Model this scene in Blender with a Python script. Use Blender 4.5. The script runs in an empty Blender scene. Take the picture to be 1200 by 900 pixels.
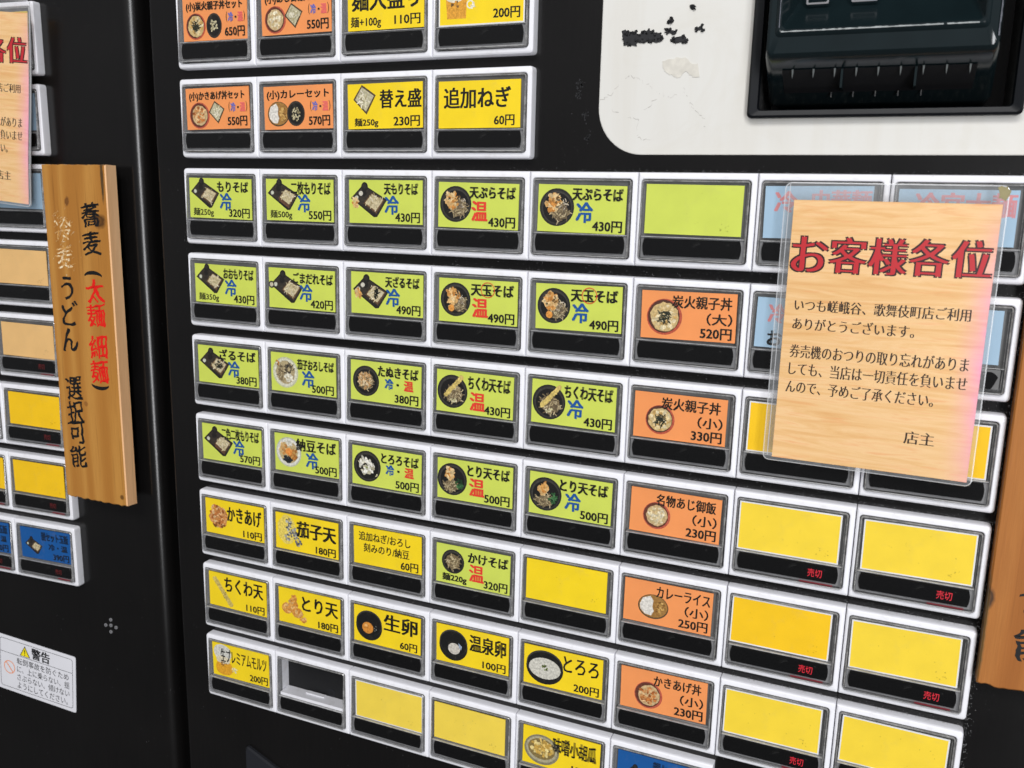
import bpy, math, random
from mathutils import Vector, Matrix
from mathutils.geometry import interpolate_bezier
random.seed(7)
S = bpy.context.scene
COL = S.collection
U = 0.07            # one button column is 7 cm wide; everything below is written in columns

# ------------------------------------------------------------------ camera, world, lamps, exposure
cam_d = bpy.data.cameras.new("camera")
cam = bpy.data.objects.new("camera", cam_d)
COL.objects.link(cam)
cam.location = (7.10661*U, -7.61508*U, -0.279299*U)
cam.rotation_euler = (1.3703204, -0.0232893, 0.4062062)
cam_d.sensor_width = 36.0
cam_d.lens = 1046.971/1200*36
cam_d.clip_start = 0.02
cam_d.clip_end = 100
cam_d.dof.use_dof = True
cam_d.dof.focus_distance = 0.60
cam_d.dof.aperture_fstop = 15
S.camera = cam

W = bpy.data.worlds.new("World")
S.world = W
W.use_nodes = True
bg = W.node_tree.nodes["Background"]
bg.inputs[0].default_value = (0.86, 0.90, 1.0, 1)
bg.inputs[1].default_value = 0.22
_n, _l = W.node_tree.nodes, W.node_tree.links
_tc0 = _n.new('ShaderNodeTexCoord'); _sx = _n.new('ShaderNodeSeparateXYZ'); _rp = _n.new('ShaderNodeValToRGB')
_mp = _n.new('ShaderNodeMapRange'); _mp.inputs[1].default_value = -0.45; _mp.inputs[2].default_value = 0.25
_l.new(_tc0.outputs['Generated'], _sx.inputs[0]); _l.new(_sx.outputs[2], _mp.inputs[0]); _l.new(_mp.outputs[0], _rp.inputs[0])
_rp.color_ramp.elements[0].color = (0.30, 0.30, 0.31, 1); _rp.color_ramp.elements[1].color = (0.94, 0.95, 1.0, 1)   # dim floor, lit upper room
_l.new(_rp.outputs[0], bg.inputs[0])

def area(name, loc, target, sx, sy, power, col):
    l = bpy.data.lights.new(name, 'AREA')
    l.shape = 'RECTANGLE'; l.size = sx; l.size_y = sy; l.energy = power; l.color = col
    o = bpy.data.objects.new(name, l); COL.objects.link(o)
    o.location = loc
    o.rotation_euler = (Vector(target)-Vector(loc)).to_track_quat('-Z', 'Y').to_euler()
    return o
area("ceiling_lamp", (0.45, -2.5, 1.95), (0.30, 0, -0.15), 2.2, 0.8, 66, (1.0, 0.985, 0.97))
area("shopfront_lamp", (1.72, -2.45, 0.0), (-0.06, 0, -0.1), 0.55, 2.6, 62, (0.97, 0.98, 1.0))

S.view_settings.view_transform = 'Standard'
S.view_settings.look = 'None'
S.view_settings.exposure = 0.0
S.view_settings.gamma = 1.0
S.cycles.use_denoising = True
S.cycles.max_bounces = 10
S.cycles.transparent_max_bounces = 16
S.cycles.caustics_reflective = False
S.cycles.caustics_refractive = False

# ------------------------------------------------------------------ colour and materials
def lin(h):
    h = h.lstrip('#')
    v = [int(h[i:i+2], 16)/255 for i in (0, 2, 4)]
    return tuple((x/12.92 if x <= 0.04045 else ((x+0.055)/1.055)**2.4) for x in v) + (1.0,)

class NT:
    def __init__(s, name):
        s.m = bpy.data.materials.new(name); s.m.use_nodes = True
        s.t = s.m.node_tree; s.n = s.t.nodes
        s.b = s.n["Principled BSDF"]; s.out = s.n["Material Output"]
    def add(s, typ, **kw):
        n = s.n.new(typ)
        for k, v in kw.items():
            if k.startswith('_'): n.inputs[k[1:].replace('_', ' ')].default_value = v
            else: setattr(n, k, v)
        return n
    def link(s, a, b): s.t.links.new(a, b)
    def obj(s):
        return s.add('ShaderNodeTexCoord').outputs['Object']
    def mapping(s, scale=(1, 1, 1), loc=(0, 0, 0), src=None):
        m = s.add('ShaderNodeMapping'); m.inputs['Scale'].default_value = scale; m.inputs['Location'].default_value = loc
        s.link(src or s.obj(), m.inputs['Vector']); return m.outputs[0]
    def noise(s, scale, vec=None, detail=4, rough=0.5, dist=0.0):
        n = s.add('ShaderNodeTexNoise'); n.inputs['Scale'].default_value = scale
        n.inputs['Detail'].default_value = detail; n.inputs['Roughness'].default_value = rough; n.inputs['Distortion'].default_value = dist
        s.link(vec or s.obj(), n.inputs['Vector']); return n.outputs['Fac']
    def ramp(s, fac, stops):
        r = s.add('ShaderNodeValToRGB'); e = r.color_ramp.elements
        while len(e) < len(stops): e.new(0.5)
        for el, (p, c) in zip(e, stops):
            el.position = p; el.color = c if len(c) == 4 else tuple(c)+(1,)
        s.link(fac, r.inputs[0]); return r.outputs[0]
    def mix(s, fac, a, b, blend='MIX'):
        n = s.add('ShaderNodeMix', data_type='RGBA', blend_type=blend)
        for v, k in ((fac, 0), (a, 6), (b, 7)):
            if isinstance(v, (int, float)): n.inputs[k].default_value = v
            elif isinstance(v, tuple): n.inputs[k].default_value = v
            else: s.link(v, n.inputs[k])
        return n.outputs[2]
    def math(s, op, a, b=0.0, clamp=False):
        n = s.add('ShaderNodeMath', operation=op, use_clamp=clamp)
        for v, k in ((a, 0), (b, 1)):
            if isinstance(v, (int, float)): n.inputs[k].default_value = v
            else: s.link(v, n.inputs[k])
        return n.outputs[0]
    def set(s, **kw):
        for k, v in kw.items():
            i = s.b.inputs[k.replace('_', ' ')]
            if hasattr(v, 'is_linked') or hasattr(v, 'links'): s.link(v, i)
            else: i.default_value = v
        return s
    def bump(s, h, strength=0.2, dist=0.001):
        b = s.add('ShaderNodeBump'); b.inputs['Strength'].default_value = strength; b.inputs['Distance'].default_value = dist
        s.link(h, b.inputs['Height']); s.link(b.outputs[0], s.b.inputs['Normal'])

g = lambda v: (v, v, v, 1)
M = {}
def reg(k, nt): M[k] = nt.m; return nt

# black painted steel of the cabinets: satin, faint vertical grain, settled dust specks
t = NT('black_steel')
grain = t.noise(1.0, t.mapping((900, 900, 25)), 3)
cloud = t.noise(9, None, 5)
base = t.mix(cloud, (0.0014, 0.0015, 0.0018, 1), (0.0062, 0.0058, 0.0056, 1))
base = t.mix(t.math('MULTIPLY', grain, 0.35), base, (0.010, 0.0085, 0.008, 1))
sp = t.math('GREATER_THAN', t.noise(900, None, 1, 0.4), 0.795)
spm = t.math('GREATER_THAN', t.noise(28, None, 3, 0.6), 0.56)
dustf = t.math('MULTIPLY', t.math('MULTIPLY', sp, spm), 0.32)
base = t.mix(dustf, base, (0.26, 0.26, 0.27, 1))
t.set(Base_Color=base, Roughness=t.math('ADD', t.math('MULTIPLY', cloud, 0.16), 0.15), Specular_IOR_Level=0.5)
t.bump(t.noise(700, None, 2), 0.05, 0.0003)
reg('body', t)

t = NT('white_plastic')
d = t.noise(70, None, 6, 0.72)
c = t.mix(t.math('MULTIPLY', t.math('SUBTRACT', d, 0.53, True), 2.2, True), (0.79, 0.79, 0.83, 1), (0.50, 0.47, 0.44, 1))
t.set(Base_Color=c, Roughness=0.36, Specular_IOR_Level=0.5)
t.bump(t.noise(220, None, 2), 0.06, 0.0005)
reg('white', t)

t = NT('white_panel_steel')
st = t.noise(1.0, t.mapping((55, 20, 6)), 5, 0.6, 0.6)
st2 = t.noise(22, None, 6, 0.7, 0.8)
c = t.mix(t.math('MULTIPLY', t.math('SUBTRACT', st, 0.45, True), 1.2, True), (0.655, 0.645, 0.61, 1), (0.57, 0.535, 0.465, 1))
c = t.mix(t.math('MULTIPLY', t.math('SUBTRACT', st2, 0.53, True), 1.6, True), c, (0.57, 0.54, 0.47, 1))
t.set(Base_Color=c, Roughness=0.42)
reg('panel', t)

def flat(key, col, rough=0.5, spec=0.5, var=0.0, scale=80):
    t = NT(key)
    if var:
        n = t.noise(scale, None, 4)
        dark = tuple(x*(1-var) for x in col[:3])+(1,)
        lite = tuple(min(1, x*(1+var)) for x in col[:3])+(1,)
        t.set(Base_Color=t.mix(n, dark, lite))
    else: t.set(Base_Color=col)
    t.set(Roughness=rough, Specular_IOR_Level=spec)
    return reg(key, t)
flat('inner', (0.15, 0.15, 0.15, 1), 0.4, 0.5, 0.8, 45)
flat('surround', (0.20, 0.20, 0.205, 1), 0.35, 0.5, 0.6, 60)
flat('teal_plastic', (0.006, 0.012, 0.014, 1), 0.15, 0.6, 0.25, 60)
flat('dark_hole', (0.004, 0.004, 0.005, 1), 0.6, 0.3)
flat('tape_black', (0.022, 0.022, 0.024, 1), 0.75, 0.3, 0.5, 300)
flat('residue', (0.60, 0.575, 0.515, 1), 0.6, 0.3, 0.22, 240)
flat('hood', (0.012, 0.013, 0.017, 1), 0.75, 0.25)
flat('scuff', (0.022, 0.022, 0.024, 1), 0.7, 0.2)
flat('frame_black', (0.005, 0.006, 0.008, 1), 0.38, 0.18)
flat('worn_glint', (0.34, 0.36, 0.36, 1), 0.35, 0.5, 0.4, 300)
flat('worn_glint_dim', (0.12, 0.125, 0.15, 1), 0.35, 0.5, 0.4, 200)
flat('tooth', (0.10, 0.11, 0.11, 1), 0.5, 0.2)
flat('scratch', (0.44, 0.42, 0.39, 1), 0.6, 0.3, 0.3, 300)
flat('dust', (0.30, 0.30, 0.31, 1), 0.9, 0.1)
flat('chip', (0.20, 0.20, 0.21, 1), 0.5, 0.4)

t = NT('dusty_plastic')
n = t.noise(420, t.mapping((1, 1, 0.7)), 4, 0.7)
c = t.mix(t.math('MULTIPLY', t.math('SUBTRACT', n, 0.53, True), 5, True), (0.02, 0.02, 0.021, 1), (0.24, 0.23, 0.21, 1))
t.set(Base_Color=c, Roughness=0.6); reg('dusty', t)

# smoked indicator strip with a few scratches / smears
t = NT('smoked_strip')
n = t.noise(130, None, 5, 0.7, 0.5)
sp = t.math('GREATER_THAN', t.noise(700, None, 1, 0.4), 0.80)
spm = t.math('GREATER_THAN', t.noise(55, None, 2), 0.53)
c = t.mix(t.math('MULTIPLY', t.math('SUBTRACT', n, 0.60, True), 2.2, True), (0.003, 0.003, 0.0033, 1), (0.05, 0.05, 0.048, 1))
c = t.mix(t.math('MULTIPLY', sp, spm), c, (0.35, 0.35, 0.34, 1))
t.set(Base_Color=c, Roughness=0.16, Specular_IOR_Level=0.32); reg('strip', t)

# prints: colour comes from the printed artwork stored on the mesh
t = NT('printed_card')
at = t.add('ShaderNodeAttribute', attribute_name='Col'); a = at.outputs['Color']
art = t.math('SUBTRACT', 1.0, at.outputs['Alpha'], True)      # the small food photos carry print grain
gr = t.ramp(t.noise(620, None, 4, 0.65), [(0.30, (0.48, 0.46, 0.44, 1)), (0.70, (1.22, 1.20, 1.15, 1))])
a = t.mix(art, a, t.mix(0.85, a, t.mix(1.0, a, gr, 'MULTIPLY')))
n = t.noise(140, None, 5, 0.6)
n2 = t.noise(30, None, 3, 0.5)
c = t.mix(t.math('MULTIPLY', t.math('SUBTRACT', n, 0.55, True), 0.5, True), a, (0.40, 0.34, 0.22, 1))
c = t.mix(1.0, c, t.ramp(n2, [(0.3, g(0.86)), (0.7, g(1.0))]), 'MULTIPLY')
t.set(Base_Color=c, Roughness=0.55, Specular_IOR_Level=0.25); reg('print', t)

# clear acrylic: pane and thick edge
def clear(key, tr, tint, diff, rough, glossmix, var=0.0):
    t = NT(key); n = t.n; n.remove(t.b)
    T = t.add('ShaderNodeBsdfTransparent'); T.inputs[0].default_value = tint
    D = t.add('ShaderNodeBsdfDiffuse'); D.inputs[0].default_value = diff
    G = t.add('ShaderNodeBsdfGlossy'); G.inputs['Roughness'].default_value = rough; G.inputs[0].default_value = g(0.9)
    m1 = t.add('ShaderNodeMixShader')
    if var:
        f = t.math('ADD', t.math('MULTIPLY', t.math('SUBTRACT', t.noise(160, None, 5, 0.7), 0.5), var), 1-tr, True)
        t.link(f, m1.inputs[0])
    else: m1.inputs[0].default_value = 1-tr
    t.link(T.outputs[0], m1.inputs[1]); t.link(D.outputs[0], m1.inputs[2])
    lw = t.add('ShaderNodeLayerWeight')
    fr = t.math('ADD', t.math('POWER', lw.outputs['Facing'], 5.0), 0.035)
    m2 = t.add('ShaderNodeMixShader'); t.link(t.math('MULTIPLY', fr, glossmix, True), m2.inputs[0])
    t.link(m1.outputs[0], m2.inputs[1]); t.link(G.outputs[0], m2.inputs[2])
    t.link(m2.outputs[0], t.out.inputs[0]); M[key] = t.m
clear('pane', 0.997, g(0.98), g(0.6), 0.03, 0.7)
clear('edge', 0.62, (0.72, 0.73, 0.74, 1), (0.50, 0.49, 0.48, 1), 0.12, 2.2, 1.6)
clear('rib_glint', 0.30, g(0.95), (0.62, 0.62, 0.62, 1), 0.12, 2.0, 1.4)
clear('laminate', 0.80, g(0.97), (0.62, 0.63, 0.64, 1), 0.12, 1.2, 0.25)
clear('lam_edge', 0.45, g(0.95), (0.75, 0.76, 0.78, 1), 0.15, 1.5)
clear('film', 0.985, g(1.0), (0.75, 0.75, 0.75, 1), 0.16, 0.9)

def emis(key, col, s):
    t = NT(key); t.set(Base_Color=(0.05, 0.005, 0.005, 1), Emission_Color=col, Emission_Strength=s); return reg(key, t)
emis('led_text', (1.0, 0.015, 0.045, 1), 0.78)
emis('led_dim', (1.0, 0.03, 0.04, 1), 0.10)
emis('led_bar', (1.0, 0.03, 0.09, 1), 0.16)

# pine board
def wood_mat(key, c0, c1, c2, knots, seed, streak=None):
    t = NT(key)
    o = t.obj()
    sep = t.add('ShaderNodeSeparateXYZ'); t.link(o, sep.inputs[0])
    warp = t.noise(14, t.mapping((1, 1, 0.25), (seed, 0, 0)), 3)
    v = t.mapping((1, 1, 0.06), (seed, seed, 0))
    wv = t.add('ShaderNodeTexWave', wave_type='BANDS', bands_direction='X')
    wv.inputs['Scale'].default_value = 13; wv.inputs['Distortion'].default_value = 16; wv.inputs['Detail'].default_value = 3
    wv.inputs['Detail Scale'].default_value = 1.1
    t.link(v, wv.inputs['Vector'])
    fine = t.noise(1.0, t.mapping((1500, 1500, 45), (seed, 0, 0)), 4, 0.6)
    c = t.ramp(wv.outputs['Fac'], [(0.0, c0), (0.55, c1), (1.0, c2)])
    c = t.mix(t.math('MULTIPLY', t.math('SUBTRACT', fine, 0.35, True), 0.9), c, tuple(x*0.55 for x in c0[:3])+(1,))
    c = t.mix(t.math('MULTIPLY', warp, 0.5), c, c2)
    line = t.noise(1.0, t.mapping((420, 420, 9), (seed*2, 0, 0)), 3, 0.5, 0.3)
    c = t.mix(t.math('MULTIPLY', t.math('SUBTRACT', line, 0.60, True), 3.2, True), c, tuple(x*0.5 for x in c0[:3])+(1,))
    stain = t.noise(1.0, t.mapping((30, 30, 8), (seed*3, 1, 0)), 4, 0.6)
    c = t.mix(t.math('MULTIPLY', t.math('SUBTRACT', stain, 0.52, True), 1.6, True), c, tuple(x*0.72 for x in c0[:3])+(1,))
    for (kx, kz, rx, rz, kc) in knots:
        px = t.math('DIVIDE', t.math('SUBTRACT', sep.outputs[0], kx*U), rx*U)
        pz = t.math('DIVIDE', t.math('SUBTRACT', sep.outputs[2], kz*U), rz*U)
        dd = t.math('SQRT', t.math('ADD', t.math('MULTIPLY', px, px), t.math('MULTIPLY', pz, pz)))
        dd = t.math('ADD', dd, t.math('MULTIPLY', t.math('SUBTRACT', t.noise(170), 0.5), 0.9))
        f = t.math('MULTIPLY', t.math('SUBTRACT', 1.2, dd, True), 2.2, True)
        ring = t.math('ADD', t.math('MULTIPLY', t.math('SINE', t.math('MULTIPLY', dd, 12)), 0.07), 0.86)
        c = t.mix(t.math('MULTIPLY', f, ring, True), c, kc)
    t.set(Base_Color=c, Roughness=0.55, Specular_IOR_Level=0.25)
    t.bump(fine, 0.25, 0.0004)
    return reg(key, t)
wood_mat('wood_a', lin('#a2692a'), lin('#ae7735'), lin('#bb8641'),
         [(0.83, -0.615, .10, .075, lin('#4a2f16')), (0.36, -0.405, .035, .05, lin('#6b4320')), (0.43, -2.76, .03, .03, lin('#8a5a2a')),
          (0.915, -0.12, .022, .28, lin('#3a3020')), (0.90, -3.85, .03, .03, lin('#5a3a18'))], 0.3)
wood_mat('wood_b', lin('#955824'), lin('#a2642d'), lin('#ab6e35'),
         [(0.0, -3.22, .045, .09, lin('#3a2c22')), (-.01, -3.55, .03, .5, lin('#6a5433')), (0.16, -1.55, .06, .05, lin('#4a2f16'))], 1.7)
wood_mat('wood_edge', lin('#e6ad79'), lin('#edb985'), lin('#f2c494'), [], 2.9)  # paler than the faces: light from the right is put into this tone
flat('ink', (0.008, 0.008, 0.009, 1), 0.5, 0.3)
flat('ink_red', lin('#d81e16'), 0.5, 0.3)
t = NT('ink_worn')
t.set(Base_Color=t.mix(t.math('MULTIPLY', t.math('SUBTRACT', t.noise(330, None, 4, 0.7), 0.47, True), 9, True), lin('#c08c46'), lin('#ecdcb8')), Roughness=0.7)
reg('ink_worn', t)

# printed notice paper: imitation wood print, pinkish towards the faded right edge
t = NT('notice_print')
o = t.obj()
v = t.mapping((16, 16, 190)); n1 = t.noise(1.0, v, 5, 0.62, 1.2)
n3 = t.noise(1.0, t.mapping((45, 45, 420), (3, 0, 0)), 3, 0.6, 0.4)
c = t.ramp(n1, [(0.28, lin('#dca768')), (0.44, lin('#e6b87c')), (0.58, lin('#edc48e')), (0.74, lin('#e3a468'))])
c = t.mix(t.math('MULTIPLY', t.math('SUBTRACT', n3, 0.56, True), 2.2, True), c, lin('#e5935c'))
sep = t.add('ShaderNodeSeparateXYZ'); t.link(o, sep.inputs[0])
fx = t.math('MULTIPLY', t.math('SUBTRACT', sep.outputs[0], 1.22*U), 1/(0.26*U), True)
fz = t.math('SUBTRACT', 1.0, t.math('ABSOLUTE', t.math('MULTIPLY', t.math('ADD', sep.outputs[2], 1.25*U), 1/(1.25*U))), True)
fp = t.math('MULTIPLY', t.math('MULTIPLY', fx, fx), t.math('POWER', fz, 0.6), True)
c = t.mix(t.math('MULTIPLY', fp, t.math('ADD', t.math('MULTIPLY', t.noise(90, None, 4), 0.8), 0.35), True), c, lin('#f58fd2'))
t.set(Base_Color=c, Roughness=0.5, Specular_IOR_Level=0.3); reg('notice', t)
flat('title_red', lin('#bd1f28'), 0.5, 0.3)
flat('title_dark', lin('#2c090d'), 0.5, 0.3)
flat('text_brown', lin('#2c1a0c'), 0.5, 0.3)
flat('adhesive', lin('#8f8660'), 0.6, 0.4, 0.3, 200)
flat('sticker_white', (0.70, 0.70, 0.74, 1), 0.4, 0.4, 0.05, 60)

PV, HF = 0.8945, 0.796      # row pitch and height of a button frame
FACE = 0.10                 # the steel front lies this far behind the button frames

# ------------------------------------------------------------------ mesh helpers (column units)
class MB:
    def __init__(s): s.v = []; s.f = []; s.m = []; s.c = []; s.mats = []
    def mi(s, k):
        if k not in s.mats: s.mats.append(k)
        return s.mats.index(k)
    def vs(s, pts):
        i = len(s.v); s.v.extend(pts); return list(range(i, i+len(pts)))
    def face(s, idx, k, col=(1, 1, 1, 1)):
        s.f.append(tuple(idx)); s.m.append(s.mi(k)); s.c.append(col)
    def poly(s, pts, k, col=(1, 1, 1, 1)): s.face(s.vs(pts), k, col)
    def box(s, x0, x1, y0, y1, z0, z1, k):
        i = s.vs([(x0, y0, z0), (x1, y0, z0), (x1, y1, z0), (x0, y1, z0), (x0, y0, z1), (x1, y0, z1), (x1, y1, z1), (x0, y1, z1)])
        for q in ((0, 1, 5, 4), (1, 2, 6, 5), (2, 3, 7, 6), (3, 0, 4, 7), (4, 5, 6, 7), (3, 2, 1, 0)):
            s.face([i[a] for a in q], k)
    def bridge(s, A, B, k):
        n = len(A)
        for a in range(n): s.face((A[a], A[(a+1) % n], B[(a+1) % n], B[a]), k)
    def loft(s, loops, keys, cap0=None, cap1=None):
        ids = [s.vs(l) for l in loops]
        for a in range(len(ids)-1): s.bridge(ids[a], ids[a+1], keys[a] if isinstance(keys, (list, tuple)) else keys)
        if cap0: s.face(ids[0][::-1], cap0)
        if cap1: s.face(ids[-1], cap1)
    def obj(s, name, parent=None, loc=(0, 0, 0), smooth=None):
        me = bpy.data.meshes.new(name)
        me.from_pydata([(x*U, y*U, z*U) for x, y, z in s.v], [], s.f)
        for k in s.mats: me.materials.append(M[k])
        me.polygons.foreach_set('material_index', s.m)
        if any(c != (1, 1, 1, 1) for c in s.c):
            a = me.color_attributes.new('Col', 'FLOAT_COLOR', 'CORNER')
            d = []
            for p, c in zip(s.f, s.c): d.extend(list(c)*len(p))
            a.data.foreach_set('color', d)
        if smooth: me.shade_smooth() if smooth is True else (me.shade_smooth(), me.set_sharp_from_angle(angle=smooth))
        me.update()
        return place(me, name, parent, loc)
def place(me, name, parent=None, loc=(0, 0, 0)):
    o = bpy.data.objects.new(name, me); COL.objects.link(o)
    o.location = (loc[0]*U, loc[1]*U, loc[2]*U)
    if parent: o.parent = parent
    return o

def rrect(x0, x1, z0, z1, r, y, n=5):
    """rounded rectangle loop facing -Y; r = radius or (bl, br, tr, tl)"""
    if not isinstance(r, (tuple, list)): r = (r,)*4
    out = []
    for (cx, cz, rr, a0) in ((x0, z0, r[0], 180), (x1, z0, r[1], 270), (x1, z1, r[2], 0), (x0, z1, r[3], 90)):
        sx = 1 if cx == x0 else -1; sz = 1 if cz == z0 else -1
        ox, oz = cx+sx*rr, cz+sz*rr
        for k in range(n+1):
            a = math.radians(a0+90*k/n)
            yy = y(oz+rr*math.sin(a)) if callable(y) else y
            out.append((ox+rr*math.cos(a), yy, oz+rr*math.sin(a)))
    return out

# ---- lettering: glyph outlines from Blender's built-in font, turned into mesh faces
_tc = {}
def glyphs(s, shape=None):
    """mesh outline of the string; shape(x, y, nx, ny) -> (dx, dy) moves every outline point, which turns the
    even gothic strokes into thick-and-thin (mincho) or uneven (brush) ones"""
    key = (s, shape)
    if key in _tc: return _tc[key]
    cu = bpy.data.curves.new('lettering', 'FONT'); cu.body = s; cu.resolution_u = 2
    o = bpy.data.objects.new('lettering', cu); COL.objects.link(o)
    dg = bpy.context.evaluated_depsgraph_get()
    if shape is None:
        me = bpy.data.meshes.new_from_object(o.evaluated_get(dg))
    else:
        cont = []
        for sp in o.to_curve(dg).splines:
            bp = sp.bezier_points; pl = []
            for a in range(len(bp)):
                p, q = bp[a], bp[(a+1) % len(bp)]
                straight = (p.handle_right-p.co).cross(q.co-p.co).length < 1e-5 and (q.handle_left-q.co).cross(q.co-p.co).length < 1e-5
                n = max(2, min(9, int((q.co-p.co).length/.06)+1)) if straight else 5
                pts = interpolate_bezier(p.co, p.handle_right, q.handle_left, q.co, n)
                pl += [(v.x, v.y) for v in pts[:-1]]
            pl = [p for k, p in enumerate(pl) if math.dist(p, pl[k-1]) > 1e-5]
            if len(pl) > 2: cont.append(pl)
        ar = lambda pl: sum(pl[k-1][0]*pl[k][1]-pl[k][0]*pl[k-1][1] for k in range(len(pl)))
        sg = 1 if ar(max(cont, key=lambda c: abs(ar(c)))) > 0 else -1
        c2 = bpy.data.curves.new('lettering', 'CURVE'); c2.dimensions = '2D'; c2.fill_mode = 'BOTH'
        for pl in cont:
            sp = c2.splines.new('POLY'); sp.points.add(len(pl)-1); sp.use_cyclic_u = True
            for k in range(len(pl)):
                (xa, ya), (x, y), (xb, yb) = pl[k-1], pl[k], pl[(k+1) % len(pl)]
                l1, l2 = max(math.dist((xa, ya), (x, y)), 1e-6), max(math.dist((x, y), (xb, yb)), 1e-6)
                n1, n2 = ((y-ya)/l1, -(x-xa)/l1), ((yb-y)/l2, -(xb-x)/l2)
                m = (1 if n1[0]*n2[0] >= 0 else 0)
                nx = sg*(n1[0] if abs(n1[0]) > abs(n2[0]) else n2[0]); ny = sg*(n1[1] if abs(n1[1]) > abs(n2[1]) else n2[1])
                dx, dy = shape(x, y, nx, ny)
                sp.points[k].co = (x+dx, y+dy, 0, 1)
        o2 = bpy.data.objects.new('lettering', c2); COL.objects.link(o2)
        dg = bpy.context.evaluated_depsgraph_get()
        me = bpy.data.meshes.new_from_object(o2.evaluated_get(dg))
        bpy.data.objects.remove(o2)
    bpy.data.objects.remove(o)
    V = [(v.co.x, v.co.y) for v in me.vertices]; F = [tuple(p.vertices) for p in me.polygons]
    bpy.data.meshes.remove(me)
    xs = [v[0] for v in V] or [0]; ys = [v[1] for v in V] or [0]
    _tc[key] = (V, F, min(xs), max(xs), min(ys), max(ys))
    return _tc[key]
def mincho(x, y, nx, ny): return nx*.006, -ny*.012
def brushed(x, y, nx, ny):
    w = .001+.010*math.sin(x*9+y*5)+.006*math.sin(y*17-x*6)
    return nx*w, ny*(w*.7-.003)

def put_text(mb, s, x0, x1, z0, z1, y, mat, col=(1, 1, 1, 1), shape=None, warp=None, slope=0.0, fat=0):
    """fit the lettering into the rectangle x0..x1, z0..z1 at depth y"""
    V, F, a, b, c, d = glyphs(s, shape)
    sx = (x1-x0)/max(b-a, 1e-6); sz = (z1-z0)/max(d-c, 1e-6)
    for q, (dx, dz) in enumerate(shifts(fat)):
        pts = []
        for (x, z) in V:
            px, pz = x0+(x-a)*sx+dx, z0+(z-c)*sz+dz
            if warp: px, pz = warp(px, pz)
            pts.append((px, y-.00003*q, pz+slope*(px-x0)))
        ids = mb.vs(pts)
        for f in F: mb.face([ids[i] for i in f], mat, col)
def shifts(fat):
    if not fat: return [(0, 0)]
    if isinstance(fat, (int, float)): fat = (fat, fat*.45)
    fx, fz = fat
    return [(-fx, -fz), (fx, -fz), (fx, fz), (-fx, fz)] + ([(0, 0)] if fx > .008 else [])

# ------------------------------------------------------------------ printed menu cards (200 x 100 card units)
CW, CH = 0.82, 0.415
BLACK = lin('#15140f'); RED = lin('#e2402f'); BLUE = lin('#17549a')
GREEN = lin('#cfdb5c'); YEL = lin('#f8d71e'); ORA = lin('#f3995a'); LBLUE = lin('#a3c0d6'); NAVY = lin('#12569b'); BEI = lin('#e9bc7c')
YEL2 = lin('#f9d83c'); YEL3 = lin('#fac91a'); YEL4 = lin('#f4d650')
def jit(c, a=0.18):
    m = 1+random.uniform(-a, a)
    return tuple(min(1, max(0, x*m)) for x in c[:3])+(1,)

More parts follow.
